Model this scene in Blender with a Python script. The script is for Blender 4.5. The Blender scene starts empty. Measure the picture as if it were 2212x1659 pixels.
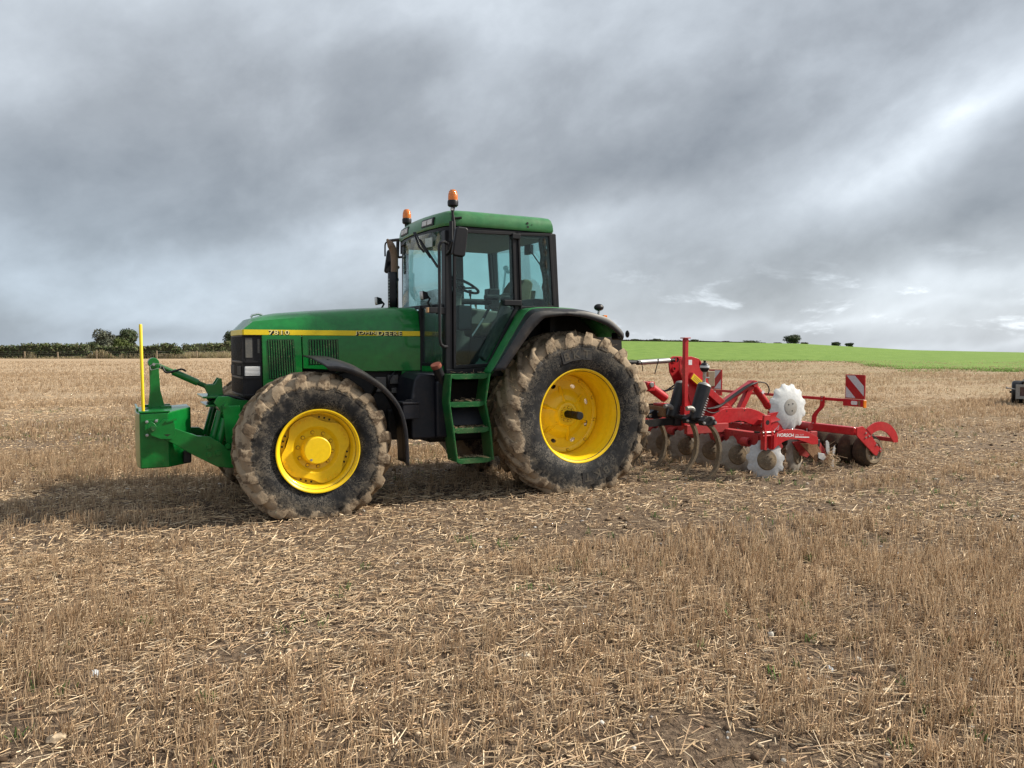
import bpy, bmesh, math, random
import numpy as np
from mathutils import Vector, Matrix, noise as mnoise
R = math.radians
PI = math.pi
rnd = random.Random(7)
rng = np.random.default_rng(11)
SC = bpy.context.scene
COL = SC.collection

# ------------------------------------------------------------------ camera, sky, sun, exposure
F_PX = 773.0
HORIZON = 347.0                      # row of the true horizon in a 1024x768 picture
EYE = 1.62
cam_d = bpy.data.cameras.new('camera')
cam_d.sensor_width = 36.0
cam_d.lens = F_PX / 1024 * 36.0
cam_d.clip_start = 0.05
cam_d.clip_end = 8000
cam = bpy.data.objects.new('camera', cam_d)
COL.objects.link(cam)
cam.location = (0, 0, EYE)
cam.rotation_euler = (R(90) - math.atan((384 - HORIZON) / F_PX), 0, 0)
SC.camera = cam

SUN_AZ = R(80)                       # clockwise from the view direction, towards the right
SUN_EL = R(36)
SUN_DIR = Vector((math.sin(SUN_AZ) * math.cos(SUN_EL), math.cos(SUN_AZ) * math.cos(SUN_EL), math.sin(SUN_EL)))
sun_d = bpy.data.lights.new('sun', 'SUN')
sun_d.energy = 4.0
sun_d.angle = R(4)
sun_d.color = (1.0, 0.92, 0.79)
sun = bpy.data.objects.new('sun', sun_d)
COL.objects.link(sun)
sun.rotation_euler = (-SUN_DIR).to_track_quat('-Z', 'Y').to_euler()
sun.location = (20, 5, 30)

SC.view_settings.view_transform = 'Standard'
SC.view_settings.look = 'None'
SC.view_settings.gamma = 1
SC.view_settings.exposure = 0.80
SC.view_settings.use_curve_mapping = False
SC.render.engine = 'CYCLES'
SC.cycles.transparent_max_bounces = 24
SC.cycles.max_bounces = 8


class NT:
    """small helper to write node trees as expressions"""
    def __init__(s, tree):
        s.t = tree
        s.n = tree.nodes
        s.l = tree.links

    def put(s, sock, v):
        if hasattr(v, 'is_output'):
            s.l.new(v, sock)
        elif v is not None:
            if sock.type in ('RGBA', 'VECTOR') and isinstance(v, (int, float)):
                v = (v, v, v) if sock.type == 'VECTOR' else (v, v, v, 1)
            if sock.type == 'RGBA' and len(v) == 3:
                v = (*v, 1)
            sock.default_value = v

    def m(s, op, a, b=None, c=None, clamp=False):
        n = s.n.new('ShaderNodeMath')
        n.operation = op
        n.use_clamp = clamp
        for i, v in enumerate((a, b, c)):
            if v is not None:
                s.put(n.inputs[i], v)
        return n.outputs[0]

    def vm(s, op, a, b=None, scale=None):
        n = s.n.new('ShaderNodeVectorMath')
        n.operation = op
        s.put(n.inputs[0], a)
        if b is not None:
            s.put(n.inputs[1], b)
        if scale is not None:
            s.put(n.inputs['Scale'], scale)
        return n.outputs['Value'] if op in ('LENGTH', 'DOT_PRODUCT', 'DISTANCE') else n.outputs['Vector']

    def noise(s, vec, scale, detail=4, rough=0.55, dist=0.0, lac=2.0):
        n = s.n.new('ShaderNodeTexNoise')
        s.put(n.inputs['Vector'], vec)
        n.inputs['Scale'].default_value = scale
        n.inputs['Detail'].default_value = detail
        n.inputs['Roughness'].default_value = rough
        n.inputs['Distortion'].default_value = dist
        n.inputs['Lacunarity'].default_value = lac
        return n.outputs['Fac']

    def vor(s, vec, scale, feature='F1', out='Distance', rand=1.0):
        n = s.n.new('ShaderNodeTexVoronoi')
        n.feature = feature
        s.put(n.inputs['Vector'], vec)
        n.inputs['Scale'].default_value = scale
        n.inputs['Randomness'].default_value = rand
        return n.outputs[out]

    def step(s, v, a, b, lo=0.0, hi=1.0):
        n = s.n.new('ShaderNodeMapRange')
        n.interpolation_type = 'SMOOTHSTEP'
        s.put(n.inputs['Value'], v)
        s.put(n.inputs['From Min'], a)
        s.put(n.inputs['From Max'], b)
        n.inputs['To Min'].default_value = lo
        n.inputs['To Max'].default_value = hi
        return n.outputs['Result']

    def mix(s, f, a, b, mode='MIX'):
        n = s.n.new('ShaderNodeMix')
        n.data_type = 'RGBA'
        n.blend_type = mode
        s.put(n.inputs[0], f)
        s.put(n.inputs[6], a)
        s.put(n.inputs[7], b)
        return n.outputs[2]

    def ramp(s, f, stops, mode='LINEAR'):
        n = s.n.new('ShaderNodeValToRGB')
        cr = n.color_ramp
        cr.interpolation = mode
        while len(cr.elements) < len(stops):
            cr.elements.new(0.5)
        for e, (p, c) in zip(cr.elements, stops):
            e.position = p
            e.color = (*c, 1)
        s.put(n.inputs[0], f)
        return n.outputs[0]

    def sep(s, v):
        n = s.n.new('ShaderNodeSeparateXYZ')
        s.put(n.inputs[0], v)
        return n.outputs

    def comb(s, x, y, z):
        n = s.n.new('ShaderNodeCombineXYZ')
        for i, v in enumerate((x, y, z)):
            s.put(n.inputs[i], v)
        return n.outputs[0]

    def coord(s, kind='Object'):
        n = s.n.new('ShaderNodeTexCoord')
        return n.outputs[kind]

    def bump(s, h, strength=0.3, dist=0.02):
        n = s.n.new('ShaderNodeBump')
        s.put(n.inputs['Height'], h)
        n.inputs['Strength'].default_value = strength
        n.inputs['Distance'].default_value = dist
        return n.outputs[0]


def build_world():
    w = bpy.data.worlds.new('World')
    SC.world = w
    w.use_nodes = True
    t = w.node_tree
    t.nodes.clear()
    k = NT(t)
    d = k.vm('NORMALIZE', k.coord('Generated'))
    x, y, z = k.sep(d)
    az = k.m('ARCTAN2', x, y)
    el = k.m('ARCSINE', z)
    zz = k.m('ADD', k.m('MAXIMUM', z, 0.0), 0.24)
    px_, py_ = k.m('DIVIDE', x, zz), k.m('DIVIDE', y, zz)
    # cloud deck seen in perspective, streaks lying along one wind direction
    ca, sa = math.cos(R(-28)), math.sin(R(-28))
    wx = k.m('ADD', k.m('MULTIPLY', px_, ca), k.m('MULTIPLY', py_, sa))
    wy = k.m('SUBTRACT', k.m('MULTIPLY', py_, ca), k.m('MULTIPLY', px_, sa))
    p = k.comb(k.m('MULTIPLY', wx, 0.95), k.m('MULTIPLY', wy, 1.35), 0.3)
    n1 = k.noise(p, 0.50, 4, 0.5, 0.3)
    # billows: isotropic lumps on the sky, leaning with the wind
    cr, sr = math.cos(R(24)), math.sin(R(24))
    bx = k.m('ADD', k.m('MULTIPLY', x, cr), k.m('MULTIPLY', z, sr))
    bz = k.m('SUBTRACT', k.m('MULTIPLY', z, cr), k.m('MULTIPLY', x, sr))
    q = k.comb(k.m('MULTIPLY', bx, 1.0), y, k.m('MULTIPLY', bz, 1.45))
    n2 = k.noise(q, 2.9, 7, 0.55, 0.15)
    n3 = k.noise(k.vm('ADD', q, (7.3, 2.1, 4.0)), 8.0, 7, 0.58, 0.1)
    n4 = k.noise(k.vm('ADD', q, (3.3, 9.1, 1.0)), 5.0, 6, 0.6, 0.6)
    base = k.m('ADD', k.m('ADD', k.m('MULTIPLY', k.m('SUBTRACT', n1, 0.5), 0.22),
                          k.m('MULTIPLY', k.m('SUBTRACT', n2, 0.5), 0.58)),
               k.m('MULTIPLY', k.m('SUBTRACT', n3, 0.5), 0.36))
    # warp so that the large masses have cloud-like edges
    waz = k.m('ADD', az, k.m('MULTIPLY', k.m('SUBTRACT', n2, 0.5), 0.16))
    wel = k.m('ADD', el, k.m('MULTIPLY', k.m('SUBTRACT', k.noise(k.vm('ADD', q, (1.0, 5.0, 2.0)), 2.2, 5, 0.55, 0.3), 0.5), 0.20))

    def at(u, v):                                  # display pixel of the photograph (2212 wide) -> azimuth, elevation
        uu, vv = u * 0.46293, v * 0.46293
        return math.atan((uu - 512) / F_PX), math.atan((HORIZON - vv) / F_PX)
    MASSES = [  # u, v, half-length, half-height, tilt, amount  (dark cloud masses and brighter breaks)
        (420, 430, 520, 130, 8, -0.27), (700, 190, 430, 110, 4, -0.13), (1700, 230, 520, 80, 17, -0.20),
        (1300, 330, 330, 90, 10, -0.13), (2180, 400, 150, 70, 20, -0.20), (1900, 530, 430, 60, 6, -0.12),
        (250, 690, 650, 30, 0, -0.13), (900, 690, 300, 40, 0, -0.05), (1500, 600, 420, 60, 4, -0.05),
        (60, 40, 330, 90, 0, 0.25), (1150, 30, 500, 60, 0, 0.13), (30, 270, 130, 120, 0, 0.16),
        (300, 620, 520, 55, 2, 0.10), (820, 520, 150, 60, 14, 0.22), (2060, 330, 260, 50, 24, 0.29), (1930, 260, 200, 22, 26, -0.06), (2120, 470, 160, 30, 20, -0.10),
        (2020, 640, 330, 40, 8, 0.15), (1700, 690, 600, 14, 2, 0.10), (2150, 150, 150, 60, 30, 0.12),
        (1250, 470, 200, 40, 8, 0.10), (1900, 760, 700, 14, 0, 0.10)]
    acc = base
    pxr = 0.46293 / F_PX
    for u, v, hl, hh, tilt, amt in MASSES:
        a0, e0 = at(u, v)
        c, s_ = math.cos(R(tilt)), math.sin(R(tilt))
        da, de = k.m('SUBTRACT', waz, a0), k.m('SUBTRACT', wel, e0)
        q1 = k.m('DIVIDE', k.m('ADD', k.m('MULTIPLY', da, c), k.m('MULTIPLY', de, s_)), hl * pxr)
        q2 = k.m('DIVIDE', k.m('SUBTRACT', k.m('MULTIPLY', de, c), k.m('MULTIPLY', da, s_)), hh * pxr)
        g = k.m('EXPONENT', k.m('MULTIPLY', k.m('ADD', k.m('MULTIPLY', q1, q1), k.m('MULTIPLY', q2, q2)), -1.0))
        acc = k.m('ADD', acc, k.m('MULTIPLY', k.m('MULTIPLY', g, amt), k.m('ADD', 0.35, k.m('MULTIPLY', n4, 1.3))))
    # distant cumulus banks low over the horizon
    hp = k.comb(k.m('MULTIPLY', az, 9.0), k.m('MULTIPLY', el, 26.0), 0.0)
    cum = k.step(k.noise(hp, 1.0, 6, 0.6, 0.3), 0.53, 0.70)
    low = k.m('MULTIPLY', k.step(el, 0.0, 0.02), k.m('SUBTRACT', 1.0, k.step(el, 0.05, 0.13)))
    acc = k.m('ADD', acc, k.m('MULTIPLY', k.m('MULTIPLY', cum, low), k.step(az, -0.15, 0.25, 0.02, 0.34)))
    acc = k.m('ADD', acc, k.step(el, 0.45, 1.2, 0.0, 0.16))
    val = k.m('ADD', acc, 0.385, clamp=True)
    cloud = k.ramp(val, [(0.0, (0.135, 0.150, 0.170)), (0.25, (0.230, 0.250, 0.274)), (0.45, (0.343, 0.374, 0.408)),
                         (0.65, (0.485, 0.527, 0.570)), (0.82, (0.66, 0.70, 0.745)), (1.0, (0.86, 0.88, 0.90))])
    # the thinner cloud to the left lets a bluer light through near the horizon
    blue = k.m('MULTIPLY', k.step(az, 0.1, -0.5), k.m('SUBTRACT', 1.0, k.step(el, 0.04, 0.30)))
    cloud = k.mix(k.m('MULTIPLY', blue, 0.45), cloud, k.mix(1.0, cloud, (0.86, 1.0, 1.13), 'MULTIPLY'))
    sky = t.nodes.new('ShaderNodeTexSky')
    sky.sky_type = 'NISHITA'
    sky.sun_disc = False
    sky.sun_elevation = SUN_EL
    sky.sun_rotation = SUN_AZ
    bg = t.nodes.new('ShaderNodeBackground')
    bg.inputs['Strength'].default_value = 0.1
    lit = k.mix(1.0, cloud, (10.0, 10.0, 10.0), 'MULTIPLY')
    k.put(bg.inputs['Color'], k.mix(0.94, sky.outputs[0], lit))
    out = t.nodes.new('ShaderNodeOutputWorld')
    t.links.new(bg.outputs[0], out.inputs[0])


build_world()

# ------------------------------------------------------------------ materials
def new_mat(name):
    m = bpy.data.materials.new(name)
    m.use_nodes = True
    m.node_tree.nodes.clear()
    k = NT(m.node_tree)
    b = k.n.new('ShaderNodeBsdfPrincipled')
    o = k.n.new('ShaderNodeOutputMaterial')
    k.l.new(b.outputs[0], o.inputs[0])
    return m, k, b


DUST = (0.27, 0.205, 0.135)
MUD = (0.33, 0.245, 0.155)
SOIL = (0.105, 0.066, 0.040)


def paint(name, col, rough=0.3, dirt=0.15, scale=3.0, metal=0.0, coat=0.0, dirtcol=DUST, spots=0.0, var=0.12, bump=0.0, spec=0.32, spotcol=None):
    m, k, b = new_mat(name)
    c = k.coord('Object')
    n = k.noise(c, scale, 6, 0.65)
    n2 = k.noise(c, scale * 7, 4, 0.6)
    v = k.mix(k.step(n2, 0.3, 0.7), tuple(x * (1 - var) for x in col), tuple(min(1, x * (1 + var)) for x in col))
    f = k.m('MULTIPLY', k.step(n, 0.42, 0.78), dirt)
    f = k.m('ADD', f, k.m('MULTIPLY', k.step(n2, 0.5, 0.8), dirt * 0.35))
    if spots:
        sp = k.noise(c, scale * 14, 3, 0.5)
        spm = k.m('MULTIPLY', k.step(sp, 0.64, 0.70), spots, clamp=True)
        f = k.m('ADD', f, k.m('MULTIPLY', spm, 0.0 if spotcol else 1.0), clamp=True)
    cc = k.mix(f, v, dirtcol)
    if spots and spotcol:
        cc = k.mix(spm, cc, spotcol)
    k.put(b.inputs['Base Color'], cc)
    b.inputs['Specular IOR Level'].default_value = spec
    k.put(b.inputs['Roughness'], k.m('ADD', rough, k.m('MULTIPLY', f, 0.9), clamp=True))
    b.inputs['Metallic'].default_value = metal
    b.inputs['Coat Weight'].default_value = coat
    b.inputs['Coat Roughness'].default_value = 0.06
    if bump:
        k.put(b.inputs['Normal'], k.bump(n2, bump, 0.01))
    return m


M = {}
M['green'] = paint('green_paint', (0.003, 0.150, 0.025), 0.28, 0.03, 2.0, coat=0.45)
M['green_dusty'] = paint('dusty_green_paint', (0.012, 0.165, 0.040), 0.36, 0.12, 2.5, coat=0.2)
M['green_roof'] = paint('roof_green_paint', (0.035, 0.175, 0.060), 0.36, 0.10, 2.0, coat=0.25)
M['green_worn'] = paint('worn_green_paint', (0.006, 0.095, 0.022), 0.45, 0.22, 5.0, spots=0.5)
M['yellow'] = paint('yellow_paint', (0.86, 0.575, 0.010), 0.36, 0.05, 4.0, coat=0.2, var=0.04, spots=0.10, dirtcol=(0.42, 0.30, 0.12))
M['yellow_plain'] = paint('yellow_decal', (0.78, 0.58, 0.02), 0.35, 0.04, 4.0, var=0.03)
M['bolt_shade_dirt'] = paint('shaded_dirty_bolt_ring', (0.30, 0.17, 0.02), 0.7, 0.3, 9.0)  # dark brown: contact shade round the bolts put into the colour, with dirt
M['letter'] = paint('pale_letter_decal', (0.80, 0.70, 0.28), 0.4, 0.0, 4.0, var=0.02)
M['black'] = paint('black_plastic', (0.0065, 0.007, 0.010), 0.42, 0.03, 4.0)
M['black_dusty'] = paint('dusty_black_plastic', (0.016, 0.017, 0.021), 0.42, 0.11, 3.5, spots=0.04)
M['dark'] = paint('dark_machine_parts', (0.006, 0.006, 0.007), 0.6, 0.08, 5.0)
M['steel'] = paint('bare_steel', (0.42, 0.42, 0.42), 0.38, 0.2, 8.0, metal=0.8)
M['chrome'] = paint('bright_steel', (0.62, 0.62, 0.62), 0.25, 0.1, 8.0, metal=0.9)
M['rust'] = paint('rusty_exhaust', (0.19, 0.13, 0.09), 0.5, 0.3, 9.0, metal=0.2, dirtcol=(0.22, 0.13, 0.075))
M['cap'] = paint('red_brown_cap', (0.20, 0.055, 0.035), 0.6, 0.35, 20.0)
M['red'] = paint('red_paint', (0.45, 0.016, 0.022), 0.38, 0.16, 4.0, coat=0.2, spots=0.55, spotcol=(0.10, 0.045, 0.03), dirtcol=(0.36, 0.13, 0.10))
M['red_muddy'] = paint('muddy_red_paint', (0.36, 0.030, 0.032), 0.6, 0.55, 5.0, spots=0.95, spotcol=(0.05, 0.032, 0.022), dirtcol=(0.33, 0.115, 0.085))
M['mudbar'] = paint('mud_caked_steel', (0.22, 0.115, 0.060), 0.9, 0.6, 9.0, dirtcol=(0.34, 0.24, 0.14), bump=0.6)
M['disc'] = paint('white_painted_disc', (0.40, 0.41, 0.42), 0.55, 0.45, 5.0, spots=0.25, dirtcol=(0.20, 0.15, 0.10))
M['disc_clean'] = paint('clean_white_disc', (0.55, 0.57, 0.58), 0.5, 0.22, 4.0, dirtcol=(0.36, 0.30, 0.23))
M['disc_muddy'] = paint('muddy_disc_face', (0.27, 0.245, 0.21), 0.75, 0.9, 6.0, spots=0.5, dirtcol=(0.15, 0.10, 0.06))
M['soil'] = paint('caked_soil', (0.052, 0.036, 0.024), 0.95, 0.55, 9.0, dirtcol=(0.15, 0.105, 0.065), bump=0.8)
M['tine'] = paint('muddy_tine_steel', (0.13, 0.10, 0.068), 0.75, 0.6, 9.0, dirtcol=(0.35, 0.26, 0.16), bump=0.4)
M['orange'] = paint('orange_lamp', (0.75, 0.20, 0.012), 0.3, 0.05, 4.0)
M['white'] = paint('white_sticker', (0.72, 0.73, 0.74), 0.45, 0.08, 6.0)
M['silver'] = paint('silver_reflective_sheet', (0.52, 0.55, 0.58), 0.35, 0.08, 6.0)
M['sign_red'] = paint('red_reflective_sheet', (0.38, 0.012, 0.016), 0.35, 0.10, 6.0)
M['grey_metal'] = paint('galvanised_metal', (0.28, 0.28, 0.27), 0.5, 0.3, 5.0, metal=0.4)
M['seat'] = paint('olive_brown_seat_fabric', (0.095, 0.083, 0.050), 0.9, 0.2, 8.0)
M['cabgrey'] = paint('cab_interior_plastic', (0.10, 0.097, 0.088), 0.6, 0.2, 5.0)
M['headlining'] = paint('pale_headlining', (0.20, 0.20, 0.19), 0.8, 0.1, 5.0)
M['knob'] = paint('tan_lever_knob', (0.35, 0.22, 0.10), 0.5, 0.1, 8.0)
M['khaki'] = paint('khaki_box', (0.20, 0.17, 0.11), 0.7, 0.2, 6.0)
M['wood'] = paint('weathered_post', (0.33, 0.26, 0.18), 0.9, 0.3, 8.0)
M['wire'] = paint('dull_wire', (0.16, 0.16, 0.16), 0.6, 0.1, 8.0)


def glass_mat(name, tint, gloss):
    m, k, b = new_mat(name)
    k.n.remove(b)
    out = [n for n in k.n if n.type == 'OUTPUT_MATERIAL'][0]
    tr = k.n.new('ShaderNodeBsdfTransparent')
    tr.inputs[0].default_value = (*tint, 1)
    gl = k.n.new('ShaderNodeBsdfGlossy')
    gl.inputs['Roughness'].default_value = 0.015
    fr = k.n.new('ShaderNodeFresnel')
    fr.inputs[0].default_value = 1.5
    f = k.m('MULTIPLY', fr.outputs[0], gloss, clamp=True)
    di = k.n.new('ShaderNodeBsdfDiffuse')
    di.inputs[0].default_value = (0.35, 0.33, 0.30, 1)
    c = k.coord('Object')
    film = k.m('MULTIPLY', k.step(k.noise(c, 2.2, 5, 0.6), 0.42, 0.8), 0.022)
    m1 = k.n.new('ShaderNodeMixShader')
    k.l.new(f, m1.inputs[0])
    k.l.new(tr.outputs[0], m1.inputs[1])
    k.l.new(gl.outputs[0], m1.inputs[2])
    m2 = k.n.new('ShaderNodeMixShader')
    k.l.new(film, m2.inputs[0])
    k.l.new(m1.outputs[0], m2.inputs[1])
    k.l.new(di.outputs[0], m2.inputs[2])
    k.l.new(m2.outputs[0], out.inputs[0])
    return m


M['glass'] = glass_mat('tinted_cab_glass', (0.83, 0.975, 0.965), 0.55)
M['lens'] = glass_mat('clear_lens', (0.9, 0.9, 0.9), 0.8)


def beacon_mat():
    m, k, b = new_mat('amber_beacon_lens')
    c = k.coord('Object')
    z = k.sep(c)[2]
    rib = k.m('SINE', k.m('MULTIPLY', z, 420.0))
    k.put(b.inputs['Base Color'], k.mix(k.step(rib, -1, 1), (0.80, 0.20, 0.015), (0.90, 0.27, 0.03)))
    b.inputs['Roughness'].default_value = 0.12
    b.inputs['Transmission Weight'].default_value = 0.35
    b.inputs['Coat Weight'].default_value = 0.5
    k.put(b.inputs['Normal'], k.bump(rib, 0.2, 0.004))
    return m


M['amber'] = beacon_mat()


def lamp_mat():
    m, k, b = new_mat('ribbed_headlamp')
    c = k.coord('Object')
    z = k.sep(c)[2]
    rib = k.m('SINE', k.m('MULTIPLY', z, 480.0))
    k.put(b.inputs['Base Color'], k.mix(k.step(rib, -1, 1), (0.44, 0.45, 0.46), (0.72, 0.72, 0.71)))
    b.inputs['Roughness'].default_value = 0.2
    k.put(b.inputs['Normal'], k.bump(rib, 0.5, 0.004))
    return m


M['lamp'] = lamp_mat()


def tyre_mat(name, r_side, r_tread, rimr):
    """black rubber; dried mud fills the tread and laps over the shoulder, scuffs on the side wall"""
    m, k, b = new_mat(name)
    c = k.coord('Object')
    x, y, z = k.sep(c)
    rad = k.m('SQRT', k.m('ADD', k.m('MULTIPLY', x, x), k.m('MULTIPLY', z, z)))
    ang = k.m('ARCTAN2', z, x)
    n1 = k.noise(c, 5.0, 5, 0.6)
    n2 = k.noise(c, 19.0, 5, 0.62, 0.4)
    n3 = k.noise(c, 70.0, 3, 0.6)
    edge = k.m('ADD', rad, k.m('ADD', k.m('MULTIPLY', k.m('SUBTRACT', n1, 0.5), 0.22), k.m('MULTIPLY', k.m('SUBTRACT', n2, 0.5), 0.10)))
    mud = k.step(edge, r_side, r_side + 0.035)
    # scuffed and dusty side wall: fine scratches across the wall, dusty patches
    pol = k.comb(k.m('MULTIPLY', ang, 3.0), k.m('MULTIPLY', rad, 5.0), k.m('MULTIPLY', n2, 0.6))
    scr = k.m('ABSOLUTE', k.m('SUBTRACT', k.noise(pol, 3.2, 4, 0.7, 1.6), 0.5))
    scratch = k.m('SUBTRACT', 1.0, k.step(scr, 0.008, 0.034))
    scratch = k.m('MULTIPLY', scratch, k.step(n1, 0.36, 0.58))
    rub = k.mix(k.step(n2, 0.3, 0.75), (0.008, 0.0085, 0.010), (0.019, 0.020, 0.023))
    rub = k.mix(k.m('MULTIPLY', k.step(n1, 0.50, 0.75), 0.22), rub, (0.085, 0.078, 0.068))
    rub = k.mix(k.m('MULTIPLY', scratch, 0.75), rub, (0.20, 0.178, 0.145))
    film = k.m('MULTIPLY', k.step(edge, r_side - 0.11, r_side + 0.01), k.m('ADD', 0.12, k.m('MULTIPLY', k.step(n2, 0.45, 0.62), 0.55)))
    rub = k.mix(film, rub, (0.165, 0.135, 0.098))
    la = k.n.new('ShaderNodeAttribute')
    la.attribute_name = 'lug'
    clod = k.step(k.m('ADD', k.noise(c, 9.0, 5, 0.68, 0.4), k.m('MULTIPLY', la.outputs['Fac'], 0.055)), 0.555, 0.625)
    md = k.mix(k.step(n1, 0.3, 0.7), (0.235, 0.180, 0.122), (0.325, 0.255, 0.178))
    md = k.mix(k.m('MULTIPLY', clod, 0.78), md, (0.085, 0.058, 0.038))
    md = k.mix(k.m('MULTIPLY', k.step(n3, 0.62, 0.75), 0.45), md, (0.46, 0.36, 0.22))
    k.put(b.inputs['Base Color'], k.mix(mud, rub, md))
    k.put(b.inputs['Roughness'], k.m('ADD', 0.66, k.m('MULTIPLY', mud, 0.30)))
    b.inputs['Specular IOR Level'].default_value = 0.22
    h = k.m('MULTIPLY', k.m('ADD', k.m('MULTIPLY', n2, 0.7), k.m('MULTIPLY', n3, 0.35)), k.m('ADD', 0.22, mud))
    h = k.m('ADD', h, k.m('MULTIPLY', mud, 0.6))
    k.put(b.inputs['Normal'], k.bump(h, 0.6, 0.012))
    return m


# ------------------------------------------------------------------ mesh building
class MB:
    def __init__(s):
        s.v, s.f = [], []

    def add(s, vs, fs):
        o = len(s.v)
        s.v += [tuple(p) for p in vs]
        s.f += [tuple(i + o for i in f) for f in fs]
        return s

    def box(s, a, b):
        (x0, y0, z0), (x1, y1, z1) = a, b
        vs = [(x0, y0, z0), (x1, y0, z0), (x1, y1, z0), (x0, y1, z0), (x0, y0, z1), (x1, y0, z1), (x1, y1, z1), (x0, y1, z1)]
        return s.add(vs, [(0, 3, 2, 1), (4, 5, 6, 7), (0, 1, 5, 4), (1, 2, 6, 5), (2, 3, 7, 6), (3, 0, 4, 7)])

    def prism(s, poly, y0, y1):
        """polygon in the XZ plane carried from y0 to y1"""
        n = len(poly)
        vs = [(x, y0, z) for x, z in poly] + [(x, y1, z) for x, z in poly]
        fs = [tuple(range(n)), tuple(range(2 * n - 1, n - 1, -1))]
        fs += [(i, i + n, (i + 1) % n + n, (i + 1) % n) for i in range(n)]
        return s.add(vs, fs)

    def prism_z(s, poly, z0, z1, inset=0.0):
        n = len(poly)
        cx, cy = sum(p[0] for p in poly) / n, sum(p[1] for p in poly) / n
        q = [(cx + (x - cx) * (1 - inset), cy + (y - cy) * (1 - inset)) for x, y in poly]
        vs = [(x, y, z0) for x, y in poly] + [(x, y, z1) for x, y in q]
        fs = [tuple(range(n - 1, -1, -1)), tuple(range(n, 2 * n))]
        fs += [(i, (i + 1) % n, (i + 1) % n + n, i + n) for i in range(n)]
        return s.add(vs, fs)

    def prism_x(s, poly, x0, x1):
        n = len(poly)
        vs = [(x0, y, z) for y, z in poly] + [(x1, y, z) for y, z in poly]
        fs = [tuple(range(n)), tuple(range(2 * n - 1, n - 1, -1))]
        fs += [(i, i + n, (i + 1) % n + n, (i + 1) % n) for i in range(n)]
        return s.add(vs, fs)

    def ring(s, outer, inner, y0, y1):
        """frame between two polygons of as many corners"""
        n = len(outer)
        vs = [(x, y0, z) for x, z in outer] + [(x, y0, z) for x, z in inner] + [(x, y1, z) for x, z in outer] + [(x, y1, z) for x, z in inner]
        fs = []
        for i in range(n):
            j = (i + 1) % n
            fs += [(i, j, n + j, n + i), (2 * n + i, 3 * n + i, 3 * n + j, 2 * n + j), (i, 2 * n + i, 2 * n + j, j), (n + i, n + j, 3 * n + j, 3 * n + i)]
        return s.add(vs, fs)

    def tube(s, path, r, n=8, caps=True):
        pts = [Vector(p) for p in path]
        rs = r if isinstance(r, (list, tuple)) else [r] * len(pts)
        up = None
        vs, fs = [], []
        for i, p in enumerate(pts):
            if i == 0:
                t = pts[1] - p
            elif i == len(pts) - 1:
                t = p - pts[i - 1]
            else:
                t = (pts[i + 1] - p).normalized() + (p - pts[i - 1]).normalized()
            t.normalize()
            if up is None:
                up = t.orthogonal().normalized()
            else:
                up = (up - t * up.dot(t)).normalized()
            sd = t.cross(up)
            for j in range(n):
                a = 2 * PI * j / n
                vs.append(p + (up * math.cos(a) + sd * math.sin(a)) * rs[i])
        for i in range(len(pts) - 1):
            for j in range(n):
                k = (j + 1) % n
                fs.append((i * n + j, i * n + k, (i + 1) * n + k, (i + 1) * n + j))
        if caps:
            fs.append(tuple(range(n - 1, -1, -1)))
            fs.append(tuple(range((len(pts) - 1) * n, len(pts) * n)))
        return s.add(vs, fs)

    def bar(s, a, b, w, h, up=(0, 0, 1)):
        """rectangular bar from a to b; h measured along up"""
        a, b = Vector(a), Vector(b)
        t = (b - a).normalized()
        u = Vector(up)
        u = (u - t * u.dot(t)).normalized()
        sd = t.cross(u)
        vs = []
        for p in (a, b):
            for i, j in ((-1, -1), (1, -1), (1, 1), (-1, 1)):
                vs.append(p + sd * (i * w / 2) + u * (j * h / 2))
        return s.add(vs, [(3, 2, 1, 0), (4, 5, 6, 7), (0, 1, 5, 4), (1, 2, 6, 5), (2, 3, 7, 6), (3, 0, 4, 7)])

    def lathe(s, prof, n=48, c=(0, 0, 0), axis='y', closed=False):
        """profile [(radius, along)] turned about an axis"""
        vs, fs = [], []
        for r, y in prof:
            for j in range(n):
                a = 2 * PI * j / n
                p = (r * math.cos(a), y, r * math.sin(a)) if axis == 'y' else ((r * math.cos(a), r * math.sin(a), y) if axis == 'z' else (y, r * math.cos(a), r * math.sin(a)))
                vs.append((p[0] + c[0], p[1] + c[1], p[2] + c[2]))
        m = len(prof)
        for i in range(m if closed else m - 1):
            i2 = (i + 1) % m
            for j in range(n):
                k = (j + 1) % n
                fs.append((i * n + j, i * n + k, i2 * n + k, i2 * n + j))
        return s.add(vs, fs)

    def grid(s, rows):
        n = len(rows[0])
        vs = [p for r in rows for p in r]
        fs = [(i * n + j, i * n + j + 1, (i + 1) * n + j + 1, (i + 1) * n + j) for i in range(len(rows) - 1) for j in range(n - 1)]
        return s.add(vs, fs)

    def ball(s, c, r, n=12, m=8, sc=(1, 1, 1)):
        vs, fs = [], []
        for i in range(m + 1):
            t = PI * i / m
            for j in range(n):
                a = 2 * PI * j / n
                vs.append((c[0] + r * sc[0] * math.sin(t) * math.cos(a), c[1] + r * sc[1] * math.sin(t) * math.sin(a), c[2] + r * sc[2] * math.cos(t)))
        for i in range(m):
            for j in range(n):
                k = (j + 1) % n
                fs.append((i * n + j, (i + 1) * n + j, (i + 1) * n + k, i * n + k))
        return s.add(vs, fs)

    def mirror(s):
        o = len(s.v)
        s.v += [(x, -y, z) for x, y, z in s.v]
        s.f += [tuple(i + o for i in reversed(f)) for f in s.f]
        return s


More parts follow.
